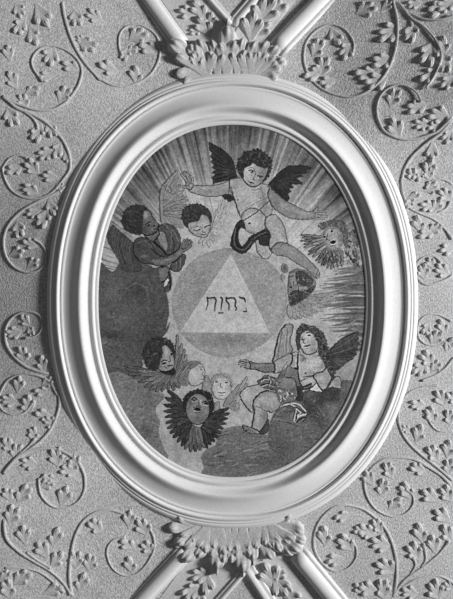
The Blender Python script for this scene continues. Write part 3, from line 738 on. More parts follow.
# ---- praying angel on the left
B = Layer('painted_angel', (98, 188, 205, 300), sky, 'dark praying angel in a long-sleeved robe')
Bw = Layer('wing', (98, 215, 160, 280), B, 'dark folded left wing')
Bw.at(100, 195, 5.6625)
Bw.poly([(74, 166), (92, 184), (118, 206), (165, 245), (205, 285), (215, 330), (240, 420), (180, 440), (132, 425), (100, 362), (68, 305), (46, 265), (38, 226), (56, 190)], 66, rim=-8, rw=1.5)
for k in range(9):
    u = k / 8; Bw.line([(80 + 110 * u, 185 + 95 * u), (70 + 110 * u, 270 + 60 * u), (120 + 80 * u, 400 + 20 * u)], .8, RNG.choice([48, 84]), a=.6)
Bw.mottle(7)
Bx = Layer('wing', (156, 165, 192, 232), B, 'grey upright wing with long quills')
Bx.at(150, 160, 5.033)
Bx.poly([(135, 50), (112, 68), (85, 100), (62, 125), (49, 160), (48, 230), (54, 312), (90, 330), (130, 340), (165, 345), (168, 320), (150, 300), (170, 275), (182, 230), (176, 190), (150, 150), (138, 105), (140, 70)], 128)
for (t, w) in [((138, 52), 2.6), ((142, 92), 2.4), ((152, 130), 2.4), ((166, 155), 2.4), ((182, 185), 2.3), ((190, 200), 2.2), ((186, 228), 2.2), ((184, 252), 2.0), ((172, 275), 2.0), ((160, 300), 1.8)]:
    Bx.feather((72, 180 + t[1] * .32), t, w, 132 + RNG.uniform(-8, 10), -48, -.06)
for k in range(26):
    x, y = RNG.uniform(55, 100), RNG.uniform(130, 310); Bx.line([(x, y), (x + 9, y + 3), (x + 12, y + 10)], .6, 98, a=.8)
Bx.line([(134, 52), (88, 98), (54, 148), (50, 230), (55, 310)], .9, 82).mottle(9)
B.at(130, 210, 6.47)
# fall of the robe, chest, sleeve
B.poly([(180, 370), (245, 362), (266, 400), (272, 452), (266, 510), (240, 536), (222, 515), (230, 470), (200, 470), (150, 480), (120, 420)], 78, rim=-10, rw=1)
B.poly([(190, 385), (240, 375), (250, 410), (235, 445), (205, 460), (190, 430)], 104, rim=-14, rw=1.2)
B.poly([(222, 470), (244, 440), (250, 455), (236, 490), (222, 500)], 168, sm=False).line([(250, 400), (262, 450), (258, 520)], 1.6, 44).line([(206, 465), (230, 455), (246, 420)], 1.0, 42)
B.poly([(150, 170), (190, 100), (235, 88), (285, 105), (312, 140), (330, 195), (312, 260), (250, 300), (200, 300), (150, 220)], 76, rim=-16, rw=1.4, out=44)
B.poly([(182, 165), (205, 140), (228, 165), (240, 215), (236, 262), (210, 235), (190, 205)], 128, rim=-22, rw=1.4)
B.line([(215, 90), (262, 118), (290, 150), (312, 200)], .8, 98).line([(260, 150), (285, 210), (280, 265)], 1.4, 58).line([(240, 110), (268, 160), (262, 250)], .9, 96)
B.poly([(272, 345), (320, 300), (352, 282), (362, 305), (352, 352), (318, 398), (278, 396), (258, 370)], 76, rim=-16, rw=1.3, out=44)
B.line([(300, 330), (300, 380)], .8, 98).line([(330, 305), (325, 370)], .7, 98)
B.poly([(20, 255), (28, 200), (60, 175), (110, 178), (160, 205), (205, 250), (240, 290), (300, 265), (332, 240), (352, 262), (320, 310), (270, 345), (215, 362), (130, 355), (62, 335), (30, 300)], 70, rim=-18, rw=1.5, out=38)
B.poly([(150, 318), (220, 312), (290, 280), (335, 228), (372, 188), (402, 205), (396, 235), (345, 280), (292, 325), (230, 356), (160, 352)], 98, rim=-20, rw=1.3)
B.blob(90, 300, 26, 12, 26).blob(240, 325, 40, 9, 22, -20).blob(150, 330, 40, 10, 12).blob(60, 240, 18, 30, -10).blob(320, 275, 22, 8, 22, -45)
B.line([(55, 215), (95, 200), (150, 240)], 1.2, 92, a=.7).line([(140, 250), (180, 290), (220, 300)], 1.4, 44).line([(155, 210), (190, 240), (236, 284)], 1.5, 36).line([(30, 290), (80, 345), (150, 365), (215, 368)], 1.4, 40).line([(110, 205), (140, 225), (165, 265)], 1.0, 50)
for P in ([(330, 245), (345, 210), (352, 190)], [(340, 245), (362, 205), (372, 182)], [(348, 250), (380, 212), (394, 194)], [(352, 256), (390, 225), (406, 206)], [(352, 262), (388, 240), (402, 225)]):
    B.line(P, [2.6, 2.1, 1.3], 42, add=True); B.line(P, [1.8, 1.4, .8], 100)
# head
B.at(100, 195, 5.6625)
B.poly([(300, 205), (325, 195), (335, 225), (300, 262), (262, 240), (250, 222)], 96, rim=-14, rw=1, out=50)
B.poly([(238, 90), (262, 84), (284, 92), (300, 118), (312, 132), (326, 158), (336, 166), (330, 188), (322, 205), (300, 222), (258, 228), (225, 205), (222, 150)], 90, rim=-18, rw=1.2, out=44, grad=(-.3, 1, -8))
B.blob(262, 115, 16, 22, 46).blob(285, 150, 14, 10, 12).blob(300, 195, 18, 10, 16).blob(248, 190, 18, 22, -14).blob(318, 160, 6, 8, 18)
B.line([(258, 168), (272, 158), (288, 152)], 1.2, 50).ell(274, 172, 12, 5, 40, ang=-35).line([(262, 184), (282, 176)], .7, 70)
B.line([(296, 118), (318, 142), (340, 164), (328, 180)], 1.4, 34).line([(300, 125), (322, 148)], .9, 56).line([(304, 196), (322, 190)], 1.1, 46).line([(300, 210), (318, 206)], .7, 60).ell(306, 176, 5, 4, 50)
Bh = Layer('hair', (118, 202, 160, 238), B, 'short dark hair')
Bh.at(100, 195, 5.6625)
Bh.poly([(124, 150), (128, 118), (145, 85), (172, 66), (205, 54), (245, 60), (272, 80), (252, 88), (244, 115), (246, 150), (236, 180), (240, 218), (215, 226), (170, 212), (138, 195), (130, 172)], 47)
Bh.bumps([(124, 150), (128, 118), (145, 85), (172, 66), (205, 54), (245, 60), (270, 78)], 1.2, 46)
Bh.curls([(150, 120), (180, 90), (220, 80), (200, 130), (170, 170), (220, 170), (150, 160)], 18, 60, 12, 4).blob(185, 100, 25, 18, 8).mottle(6)
B.mottle(9, .7)

# ---- cherub heads
C = Layer('painted_cherub', (180, 198, 232, 252), sky, 'dark-haired cherub head looking down, pale wings')
Cw = Layer('wing', (196, 196, 232, 252), C, 'faint pale wings')
Cw.at(150, 160, 5.033)
Cw.fan((318, 350), (285, 380), [(336, 250), (350, 225), (372, 202), (384, 232), (382, 270), (372, 305), (360, 340), (345, 372), (322, 405), (300, 438), (272, 430), (248, 418)], 2.6, 166, -34, .05)
Cw.fan((316, 340), (300, 370), [(345, 262), (362, 270), (358, 310), (340, 345), (318, 378), (290, 402)], 2.2, 160, -30).mottle(8)
C.at(150, 160, 5.033)
C.poly([(192, 318), (245, 285), (262, 272), (292, 285), (306, 325), (300, 362), (276, 389), (240, 386), (206, 366), (190, 342)], 148, rim=-26, rw=1.3, out=74)
C.blob(270, 320, 18, 18, 12).blob(215, 345, 14, 14, -14).blob(268, 375, 16, 7, -10)
C.line([(222, 352), (236, 357), (252, 350)], 1.1, 62).line([(276, 338), (288, 332), (300, 328)], 1.1, 62).line([(222, 338), (240, 332), (254, 340)], .6, 100).line([(262, 340), (266, 362), (276, 364)], .8, 92).ell(266, 364, 6, 3, 96).line([(258, 377), (270, 376), (280, 372)], .9, 66)
Ch = Layer('hair', (180, 202, 214, 232), C, 'dark short hair')
Ch.at(150, 160, 5.033)
Ch.poly([(158, 290), (164, 260), (178, 242), (200, 226), (235, 220), (272, 232), (300, 256), (312, 290), (306, 322), (290, 288), (262, 272), (248, 302), (222, 314), (198, 318), (192, 342), (172, 328), (164, 305)], 50)
Ch.bumps([(158, 290), (164, 260), (178, 242), (200, 226), (235, 220), (272, 232), (300, 256)], 1.3, 48).curls([(190, 260), (220, 245), (250, 245), (180, 290), (215, 290), (285, 265)], 14, 68, 12, 4).mottle(6)
C.mottle(9, .7)

D = Layer('painted_cherub', (296, 215, 362, 275), sky, 'open-mouthed cherub head at the right edge')
Dw = Layer('wing', (299, 228, 364, 276), D, 'spread grey wings')
Dw.at(285, 205, 5.6625)
for k in range(70):
    x, y = RNG.uniform(345, 415), RNG.uniform(85, 330)
    Dw.line([(x, y), (x + RNG.uniform(-8, 22), y + RNG.uniform(10, 34))], [.8, 2.2, .8], RNG.choice([64, 80, 100, 124]), add=True)
Dw.fan((225, 190), (325, 265), [(94, 170), (100, 186), (94, 204), (112, 222), (112, 238), (136, 262), (135, 280), (160, 292), (178, 314), (192, 326), (206, 342), (222, 340), (240, 354), (262, 362), (280, 352), (300, 352), (325, 345)], 2.3, 108, -50, .03, 18)
Dw.fan((225, 180), (275, 265), [(150, 180), (152, 205), (152, 226), (168, 248), (178, 270), (196, 290), (215, 302), (235, 318), (258, 322), (285, 325)], 2.0, 118, -50, 0, 22)
for k in range(40):
    x, y = RNG.uniform(230, 340), RNG.uniform(255, 330); Dw.line([(x, y), (x + RNG.uniform(-6, 10), y + RNG.uniform(8, 24))], .8, RNG.choice([60, 80, 140]), a=.7)
Dw.blob(250, 310, 50, 30, -24).blob(380, 130, 22, 30, -14).blob(392, 290, 22, 30, -26).mottle(10)
cut(Dw)
D.at(285, 205, 5.6625)
D.ell(272, 190, 56, 70, 136, ang=-15, rim=-26, rw=2.0)
D.blob(285, 215, 24, 28, 12).blob(255, 150, 26, 14, 10).blob(315, 200, 14, 30, -16)
D.curls([(310, 170), (320, 220), (290, 250), (240, 245), (225, 215)], 14, 104, 14, 3).ell(224, 180, 8, 7, 44).ell(266, 150, 8, 7, 52).line([(212, 168), (228, 166)], .7, 76).line([(252, 136), (276, 136)], .8, 72).line([(240, 165), (236, 194), (250, 200)], .8, 84).ell(238, 198, 5, 4, 74).ell(272, 209, 18, 11, 40, ang=-15).line([(256, 232), (286, 230)], .8, 92)
Dh = Layer('hair', (312, 212, 350, 250), D, 'dark curly hair')
Dh.at(285, 205, 5.6625)
Dh.poly([(198, 118), (222, 98), (262, 92), (300, 86), (338, 104), (350, 140), (358, 185), (350, 240), (334, 215), (330, 170), (310, 135), (280, 122), (245, 122), (215, 140)], 80)
Dh.curls([(330, 130), (345, 170), (345, 215), (335, 240)], 16, 84, 30, 6).bumps([(198, 118), (222, 98), (262, 92), (300, 86), (338, 104), (350, 140), (358, 185), (350, 240)], 1.8, 76).curls([(220, 110), (260, 105), (300, 105), (330, 130), (345, 180), (340, 220)], 14, 100, 25, 4).mottle(8)
D.mottle(10, .7)

E = Layer('painted_cherub', (275, 252, 320, 312), sky, 'shadowy upside-down cherub head beneath the flying child')
Ew = Layer('wing', (284, 286, 345, 330), E, 'pale lowered wing')
Ew.at(270, 235, 5.6625)
Ew.fan((200, 360), (110, 400), [(385, 325), (370, 355), (340, 385), (310, 405), (292, 428), (262, 440), (235, 452), (205, 462), (175, 470), (148, 475), (120, 470)], 4.2, 138, -34, .04)
Ew.fan((210, 355), (130, 400), [(330, 335), (300, 360), (270, 385), (235, 405), (200, 425), (165, 430), (135, 435)], 3.4, 126, -30).mottle(9)
E.at(270, 235, 5.6625)
E.poly([(118, 402), (105, 340), (102, 280), (112, 215), (150, 190), (200, 200), (235, 228), (260, 262), (256, 300), (215, 350), (160, 385)], 104, rim=-18, rw=1.6)
E.poly([(145, 215), (175, 200), (215, 225), (245, 255), (225, 290), (185, 285), (155, 270)], 64).poly([(112, 330), (150, 310), (190, 320), (220, 300), (256, 290), (230, 335), (170, 380), (118, 402), (110, 370)], 58)
E.blob(130, 260, 14, 30, 24).blob(180, 300, 30, 8, 26).ell(118, 295, 8, 6, 52).line([(110, 240), (130, 232)], .9, 62).line([(155, 270), (165, 330), (165, 370)], .8, 44)
for k in range(90):
    x, y = RNG.uniform(105, 250), RNG.uniform(200, 390); E.line([(x, y), (x + RNG.uniform(-16, 16), y + RNG.uniform(-6, 20))], [.4, 1.1, .4], RNG.choice([54, 76, 108, 136]), a=.55)
E.curls([(170, 230), (210, 250), (230, 270), (150, 345), (200, 330), (230, 310)], 16, 78, 20, 4)
E.ell(84, 188, 20, 28, 108, ang=-15).ell(75, 240, 12, 22, 132, rim=-10).blob(84, 188, 14, 20, -20)
E.mottle(11, .7)

F3 = Layer('painted_cherub', (205, 370, 252, 415), sky, 'pale curly cherub head with slim upright wings')
Fw3 = Layer('wing', (200, 370, 252, 416), F3, 'pale slim wings')
Fw3.at(160, 365, 5.033)
Fw3.poly([(228, 55), (246, 58), (258, 110), (262, 190), (250, 215), (235, 170), (212, 120)], 134, rim=-16, out=100)
Fw3.fan((330, 200), (390, 200), [(440, 60), (438, 95), (420, 128), (405, 160), (400, 200), (395, 215)], 3.8, 134, -34, .05)
Fw3.fan((325, 205), (360, 215), [(372, 130), (400, 100), (380, 180), (392, 225)], 3.2, 128, -28).poly([(280, 190), (300, 185), (300, 222), (276, 240), (270, 215)], 132, rim=-14, out=104)
Fw3.mottle(8)
F3.at(160, 365, 5.033)
F3.ell(310, 115, 50, 60, 164, rim=-20, rw=1.3, out=112)
F3.blob(310, 130, 22, 26, 10)
F3.ell(284, 86, 8, 5, 92).ell(334, 88, 8, 5, 92).line([(274, 76), (294, 76)], .6, 118).line([(324, 78), (346, 80)], .6, 118).line([(306, 90), (304, 112), (316, 114)], .8, 112).line([(294, 138), (310, 142), (326, 136)], 1.1, 92).line([(300, 152), (320, 152)], .7, 130)
Fh3 = Layer('hair', (208, 370, 236, 396), F3, 'pale curls')
Fh3.at(160, 365, 5.033)
Fh3.poly([(256, 110), (258, 78), (276, 54), (310, 42), (345, 52), (364, 80), (366, 115), (352, 85), (330, 68), (290, 66), (268, 82)], 138).bumps([(256, 110), (258, 78), (276, 54), (310, 42), (345, 52), (364, 80)], 1.3, 136).curls([(270, 70), (300, 55), (335, 58), (358, 85)], 10, 112, 14, 4).mottle(8)
F3.mottle(8, .7)

F2 = Layer('painted_cherub', (176, 358, 210, 390), sky, 'pale cherub head in profile behind the dark-winged one')
F2.at(160, 365, 5.033)
F2.poly([(130, 40), (150, 5), (185, -12), (215, 0), (228, 30), (224, 60), (218, 85), (190, 104), (150, 98)], 158, rim=-24, rw=1.4, out=96)
F2.blob(180, 50, 20, 26, 14).ell(208, 22, 6, 4, 82).line([(198, 10), (216, 12)], .6, 104).line([(218, 34), (212, 48), (222, 52)], .7, 106).line([(205, 72), (218, 70)], .9, 88)
Fh2 = Layer('hair', (176, 358, 204, 388), F2, 'light brown hair')
Fh2.at(160, 365, 5.033)
Fh2.poly([(90, 70), (92, 30), (120, 0), (160, -22), (205, -14), (180, 10), (150, 30), (142, 70), (140, 104), (110, 100)], 112, rim=-10).curls([(110, 40), (130, 15), (120, 75), (160, -2), (185, -8)], 14, 92, 16, 4).mottle(8)
F2.mottle(8, .7)

F1 = Layer('painted_cherub', (138, 333, 182, 382), sky, 'dark-haired cherub head on spread grey wings')
Fw1 = Layer('wing', (118, 330, 196, 396), F1, 'spread feathery wings')
Fw1.at(120, 330, 6.47)
Fw1.fan((335, 330), (350, 290), [(450, 250), (448, 222), (436, 195), (432, 162), (418, 128), (402, 92), (372, 36)], 3.2, 118, -44, .04)
Fw1.fan((345, 330), (340, 300), [(415, 240), (420, 205), (400, 160), (385, 110)], 2.8, 108, -36)
Fw1.fan((240, 270), (345, 320), [(36, 232), (42, 254), (62, 282), (88, 308), (122, 336), (160, 368), (196, 386), (236, 396), (272, 392), (310, 385), (350, 388), (385, 372)], 3.6, 92, -36, -.03)
Fw1.fan((250, 275), (350, 320), [(120, 262), (140, 290), (170, 325), (205, 350), (245, 362), (290, 352), (335, 352), (370, 340)], 3.2, 104, -36, -.03)
Fw1.mottle(8)
F1.at(120, 330, 6.47)
F1.poly([(262, 120), (285, 96), (310, 100), (338, 140), (354, 188), (352, 235), (325, 264), (275, 268), (244, 245), (250, 190)], 124, rim=-24, rw=1.3, out=56)
F1.blob(300, 150, 18, 36, 34).blob(335, 210, 14, 20, 16).blob(262, 225, 14, 24, -16).ell(286, 214, 15, 8, 44, ang=-20).line([(268, 204), (286, 194), (306, 196)], 1.0, 52).ell(332, 158, 8, 9, 52).line([(322, 172), (326, 200), (314, 206)], .9, 80).ell(318, 206, 8, 4, 66).line([(310, 232), (340, 226)], 1.1, 56).line([(284, 236), (300, 246)], .8, 80)
F1.poly([(262, 266), (320, 262), (352, 246), (358, 285), (330, 296), (290, 282)], 40)
F1.ell(150, 205, 9, 18, 126)
Fh1 = Layer('hair', (140, 334, 178, 374), F1, 'dark hair')
Fh1.at(120, 330, 6.47)
Fh1.poly([(150, 160), (158, 115), (180, 80), (215, 56), (270, 48), (322, 66), (350, 108), (357, 165), (345, 178), (332, 130), (300, 98), (274, 108), (278, 150), (262, 200), (250, 250), (222, 258), (190, 250), (166, 225)], 48)
Fh1.bumps([(150, 160), (158, 115), (180, 80), (215, 56), (270, 48), (322, 66), (350, 108)], 1.2, 46).curls([(180, 140), (210, 90), (260, 75), (310, 80), (200, 200), (230, 150), (180, 200)], 18, 68, 14, 4).mottle(7)
F1.mottle(9, .7)

F4 = Layer('painted_cherub', (182, 388, 216, 430), sky, 'singing dark-winged cherub head, lowest of the group')
Fw4 = Layer('wing', (164, 388, 230, 452), F4, 'dark spread wings')
Fw4.at(160, 365, 5.033)
Fw4.fan((160, 300), (180, 330), [(130, 420), (155, 432), (180, 432), (205, 425), (225, 412)], 4.2, 82, -30)
Fw4.fan((120, 215), (170, 330), [(44, 130), (32, 165), (26, 200), (24, 232), (30, 262), (36, 292), (44, 318), (56, 342), (72, 362), (92, 385), (112, 405)], 4.0, 52, -24, .06)
Fw4.fan((240, 270), (205, 330), [(342, 220), (346, 245), (338, 270), (330, 295), (315, 318), (304, 342), (290, 365), (272, 384), (255, 400), (238, 416)], 3.8, 50, -24, -.05)
Fw4.fan((110, 200), (165, 325), [(62, 165), (60, 215), (66, 260), (82, 305), (105, 345), (135, 375)], 3.4, 60, -24, .05)
Fw4.fan((240, 275), (205, 325), [(305, 250), (300, 285), (285, 318), (262, 345), (235, 370)], 3.2, 60, -24, -.05)
Fw4.fan((165, 310), (195, 320), [(150, 395), (172, 400), (195, 395), (212, 385)], 3.2, 92, -30).mottle(8)
F4.at(160, 365, 5.033)
F4.ell(190, 222, 62, 80, 108, rim=-24, rw=1.5, out=46)
F4.blob(205, 188, 10, 16, 36).blob(160, 240, 22, 30, 14).blob(232, 235, 16, 26, 12).blob(190, 165, 30, 14, 14).blob(188, 275, 34, 14, -12).blob(150, 190, 12, 16, -14)
F4.line([(160, 172), (172, 164), (186, 172)], 1.3, 42).ell(172, 176, 9, 5, 36).line([(162, 182), (180, 182)], .6, 160).line([(214, 188), (230, 184), (242, 196)], 1.2, 42).ell(230, 196, 9, 6, 36).line([(220, 202), (236, 204)], .6, 160)
F4.line([(198, 180), (196, 200), (206, 206)], .8, 74).ell(188, 222, 20, 9, 28).line([(170, 212), (190, 208), (208, 214)], .8, 62).line([(176, 238), (192, 242), (206, 236)], .9, 72)
Fh4 = Layer('hair', (180, 388, 216, 424), F4, 'short dark hair')
Fh4.at(160, 365, 5.033)
Fh4.poly([(118, 215), (122, 172), (140, 142), (175, 126), (212, 124), (246, 138), (266, 168), (272, 215), (250, 262), (252, 215), (240, 175), (216, 150), (175, 146), (148, 168), (132, 205), (130, 240)], 38)
Fh4.bumps([(118, 215), (122, 172), (140, 142), (175, 126), (212, 124), (246, 138), (266, 168), (272, 215)], 1.3, 36).curls([(135, 165), (180, 134), (225, 134), (258, 175)], 10, 60, 12, 4).mottle(6)
F4.mottle(9, .7)

# ---- seated angel on the right
G = Layer('painted_angel', (236, 325, 350, 440), sky, 'seated long-haired angel pointing left, bare chest')
Gw = Layer('wing', (270, 320, 298, 365), G, 'grey upright left wing')
Gw.at(235, 320, 6.47)
Gw.poly([(244, 270), (252, 230), (262, 185), (275, 130), (288, 88), (312, 42), (346, 21), (376, 36), (374, 82), (360, 122), (364, 160), (376, 195), (340, 240), (300, 262)], 126, rim=-30, rw=1.3, out=52, ow=1.1)
for k in range(7):
    u = k / 6; Gw.line([(300 + 50 * u, 50 + 10 * u), (285 + 60 * u, 130), (262 + 80 * u, 240)], .6, RNG.choice([92, 150]), a=.7)
Gw.mottle(8)
Gx = Layer('wing', (322, 328, 362, 375), G, 'dark right wing')
Gx.at(290, 315, 6.04)
Gx.poly([(232, 235), (262, 190), (300, 152), (350, 118), (412, 98), (412, 140), (416, 175), (402, 215), (402, 235), (378, 262), (350, 285), (300, 325), (262, 350), (238, 340)], 66)
for t in [(412, 104), (412, 140), (415, 175), (405, 208), (400, 235), (378, 262), (350, 282), (320, 305), (292, 325), (266, 346)]:
    Gx.feather((250, 250 + (t[1] - 200) * .25), t, 3.2, 66 + RNG.uniform(-10, 10), -26, .04)
Gx.line([(235, 230), (300, 150), (412, 100)], 1.2, 40).mottle(8)
G.at(235, 375, 4.118)
# legs
G.poly([(20, 85), (28, 64), (58, 45), (112, 38), (145, 55), (120, 80), (90, 100), (78, 120), (72, 155), (54, 140), (34, 115)], 148, rim=-26, rw=1.6, out=62, ow=.9)
G.poly([(84, 95), (118, 68), (165, 70), (194, 105), (180, 138), (152, 156), (136, 150), (132, 190), (116, 216), (98, 234), (70, 225), (74, 190), (80, 152), (74, 120)], 138, rim=-28, rw=1.8, out=62, ow=.9)
G.blob(150, 105, 24, 20, 16).blob(108, 110, 16, 18, 14).blob(92, 190, 8, 24, 12).blob(45, 85, 10, 22, 12).blob(110, 128, 8, 10, -18).blob(90, 150, 8, 40, 14).blob(122, 175, 10, 36, -22).blob(60, 75, 20, 16, 10).line([(86, 130), (105, 136), (128, 150)], .7, 92)
G.poly([(70, 218), (98, 232), (96, 244), (60, 236), (36, 222), (32, 206), (48, 208)], 112, rim=-18, rw=1, out=50)
for P in ([(50, 216), (36, 206)], [(54, 222), (36, 214)], [(60, 228), (40, 222)], [(68, 234), (50, 232)], [(76, 238), (62, 238)]):
    G.line(P, [1.8, 1.3], 46, add=True); G.line(P, [1.0, .7], 118)
G.poly([(100, 235), (118, 210), (136, 180), (142, 215), (130, 240), (112, 246)], 66, rim=-10)
# torso
G.at(290, 315, 6.04)
G.poly([(-15, 250), (20, 225), (58, 222), (110, 238), (165, 240), (196, 256), (216, 306), (222, 345), (195, 352), (150, 365), (120, 378), (70, 400), (40, 430), (-10, 440), (-45, 420), (-30, 370), (-20, 300)], 146, rim=-22, rw=1.7, out=72)
G.poly([(62, 232), (70, 190), (150, 190), (165, 240), (120, 248)], 148, rim=-16, rw=1.4)
G.blob(150, 290, 40, 30, 16).blob(90, 300, 24, 40, 10).blob(90, 262, 20, 8, -26).blob(20, 300, 14, 40, -10).blob(5, 390, 30, 30, -26).blob(140, 350, 40, 10, -16)
G.ell(93, 352, 7, 6, 84).line([(85, 375), (150, 362), (180, 350)], .9, 82).line([(48, 232), (44, 300), (52, 370), (70, 420)], 1.1, 62).line([(30, 330), (40, 330)], 2.0, 58).line([(20, 250), (60, 240), (95, 262)], .7, 92)
# pointing arm
G.at(235, 320, 6.47)
G.poly([(246, 272), (300, 240), (352, 216), (372, 235), (366, 275), (330, 320), (298, 336), (258, 345), (240, 315)], 136, rim=-26, rw=1.6, out=58, ow=.9)
G.poly([(92, 266), (125, 274), (180, 280), (225, 276), (252, 282), (256, 330), (205, 342), (145, 326), (100, 318), (84, 292)], 106, rim=-24, rw=1.6, out=52, ow=.9)
G.blob(300, 290, 30, 16, 14, -30).blob(180, 294, 60, 8, 16).line([(300, 330), (318, 300), (336, 270)], .8, 82)
G.poly([(62, 262), (92, 266), (100, 300), (90, 318), (62, 310), (54, 285)], 118, rim=-20, rw=1, out=50)
for P in ([(70, 268), (50, 260), (34, 262)], [(66, 280), (46, 272), (30, 274)], [(66, 292), (44, 288), (26, 290)], [(68, 302), (50, 300), (38, 304)], [(84, 268), (74, 258), (66, 258)]):
    G.line(P, [2.0, 1.7, 1.1], 48, add=True); G.line(P, [1.2, .9, .5], 126)
# bent arm on the cloud, shadowed side, folds of the shift
G.at(270, 320, 5.6625)
G.poly([(246, 312), (300, 290), (328, 262), (340, 300), (348, 335), (330, 370), (302, 408), (284, 385), (264, 350)], 142, rim=-26, rw=1.6, out=66)
G.poly([(325, 385), (340, 352), (368, 322), (390, 318), (404, 345), (402, 385), (370, 395)], 134, rim=-26, rw=1.6, out=70)
G.poly([(216, 398), (264, 352), (298, 410), (262, 408)], 174, sm=False, out=70)
G.poly([(292, 402), (322, 386), (360, 378), (394, 388), (402, 410), (360, 440), (310, 440)], 54, rim=10)
G.line([(262, 350), (284, 385), (302, 408)], 1.1, 50).line([(328, 382), (345, 352), (368, 322)], 1.0, 60)
G.blob(232, 255, 34, 30, 16).blob(190, 228, 20, 10, -34).blob(300, 250, 18, 22, -16).blob(290, 330, 24, 14, 14).blob(180, 300, 14, 30, 8).blob(245, 318, 40, 6, -26, -10).blob(215, 345, 16, 14, 12)
G.poly([(60, 300), (110, 262), (150, 285), (158, 330), (164, 372), (150, 420), (90, 420), (40, 370)], 106, rim=-18, rw=1.5)
G.blob(95, 275, 14, 20, 30).blob(130, 330, 14, 10, 26).blob(80, 350, 24, 24, -14).line([(70, 345), (110, 325), (150, 335)], 1.0, 62).line([(118, 345), (140, 365), (158, 360)], 1.2, 158, a=.7)
G.line([(160, 190), (158, 260), (162, 330), (178, 380)], 1.2, 50).line([(142, 272), (150, 274)], 2.0, 46).line([(100, 250), (90, 290), (76, 318)], .9, 80)
# face
G.at(290, 315, 6.04)
G.poly([(58, 150), (68, 112), (98, 92), (138, 108), (165, 150), (172, 185), (158, 220), (120, 238), (88, 232), (70, 205), (60, 180)], 150, rim=-22, rw=1.3, out=80)
G.blob(95, 135, 20, 14, 12).blob(80, 180, 12, 14, 8).blob(140, 185, 20, 30, -18).blob(150, 215, 18, 14, -18)
G.ell(74, 148, 7, 7, 44).ell(116, 122, 11, 6, 44).line([(62, 138), (80, 134)], .8, 66).line([(98, 108), (118, 104), (134, 112)], .9, 66).line([(88, 140), (80, 165), (92, 172)], .8, 88).ell(84, 170, 4, 3, 66).line([(84, 190), (100, 186), (116, 180)], 1.3, 58).ell(100, 189, 10, 5, 56).line([(92, 206), (110, 202)], .7, 98)
Gh = Layer('hair', (290, 318, 340, 382), G, 'long dark wavy hair')
Gh.at(290, 315, 6.04)
Gh.poly([(42, 180), (38, 150), (46, 110), (58, 78), (74, 58), (105, 64), (140, 66), (172, 84), (200, 110), (218, 150), (230, 195), (250, 260), (256, 310), (268, 365), (250, 382), (232, 345), (214, 300), (188, 262), (176, 230), (176, 190), (164, 150), (140, 110), (104, 88), (72, 108), (62, 148), (58, 215), (48, 205)], 54)
Gh.bumps([(46, 110), (58, 78), (74, 58), (105, 64), (140, 66), (172, 84), (200, 110), (218, 150), (230, 195), (250, 260), (262, 340)], 1.5, 52)
Gh.bumps([(60, 130), (66, 108), (104, 90), (140, 112), (160, 150), (174, 190), (186, 240), (205, 285)], 1.3, 54)
Gh.bumps([(255, 250), (262, 300), (272, 350), (258, 385)], 1.6, 58)
Gh.curls([(120, 78), (160, 110), (190, 130), (200, 170), (195, 210), (215, 230), (230, 270), (235, 310), (250, 350), (205, 250)], 18, 80, 24, 6)
Gh.curls([(180, 120), (210, 190), (225, 250), (245, 330)], 16, 34, 6, 6)
Gh.curls([(60, 90), (90, 70), (130, 72), (170, 100), (200, 150), (50, 160)], 14, 84, 14, 3).mottle(6)
Gd = Layer('drapery', (253, 368, 312, 428), G, 'dark waist drapery with a pale fold')
Gd.at(235, 320, 6.47)
Gd.poly([(148, 400), (170, 380), (205, 355), (268, 372), (300, 352), (345, 372), (385, 385), (420, 420), (440, 480), (400, 500), (330, 470), (250, 455), (180, 440)], 92, rim=-16, rw=1.3)
for P in ([(165, 395), (190, 378), (222, 380)], [(170, 425), (205, 412), (250, 425)], [(215, 360), (228, 385), (222, 420)], [(240, 372), (262, 390), (268, 420)]):
    Gd.line(P, 1.5, 50); Gd.line([(x + 3, y + 8) for x, y in P], .8, 142)
Gd.poly([(275, 390), (320, 365), (375, 380), (395, 420), (350, 450), (290, 440)], 118, rim=-20).line([(330, 372), (380, 380), (402, 440)], 1.2, 60)
Gd.at(235, 365, 5.6625)
Gd.poly([(236, 140), (270, 132), (312, 160), (334, 190), (320, 212), (280, 215), (258, 225), (240, 190)], 108, rim=-22)
for k in range(26):
    x, y = RNG.uniform(246, 322), RNG.uniform(140, 208); Gd.line([(x, y), (x + RNG.uniform(2, 12), y + RNG.uniform(6, 16))], [.5, 1.2, .5], RNG.choice([48, 64, 150, 168]), a=.8)
Gd.poly([(270, 228), (310, 212), (352, 215), (392, 240), (412, 268), (408, 318), (380, 330), (336, 326), (332, 290), (340, 258)], 96, rim=-18)
for P, w, v in [([(272, 228), (312, 222), (345, 246), (338, 290), (334, 322)], 1.2, 160), ([(320, 215), (362, 224), (400, 262)], 1.3, 166), ([(340, 318), (356, 296), (380, 284), (402, 280)], 1.6, 172), ([(350, 250), (372, 268), (352, 290)], 1.4, 158), ([(335, 240), (362, 250), (395, 275)], 1.3, 50), ([(350, 322), (368, 306), (398, 296)], 1.6, 38), ([(345, 280), (350, 300), (340, 316)], 1.2, 44), ([(385, 320), (402, 302), (410, 275)], 1.2, 52), ([(300, 232), (325, 238), (330, 262)], 1.1, 66)]:
    Gd.line(P, w, v)
Gd.poly([(348, 130), (366, 118), (384, 150), (386, 200), (366, 206), (346, 196), (352, 160)], 46)
Gd.at(270, 320, 5.6625)
Gd.poly([(164, 330), (184, 372), (212, 366), (264, 338), (262, 352), (238, 376), (206, 396), (180, 388)], 56, rim=-10)
Gd.line([(190, 386), (222, 378), (252, 354)], .8, 104).line([(164, 330), (172, 365), (190, 390)], 1.2, 40)
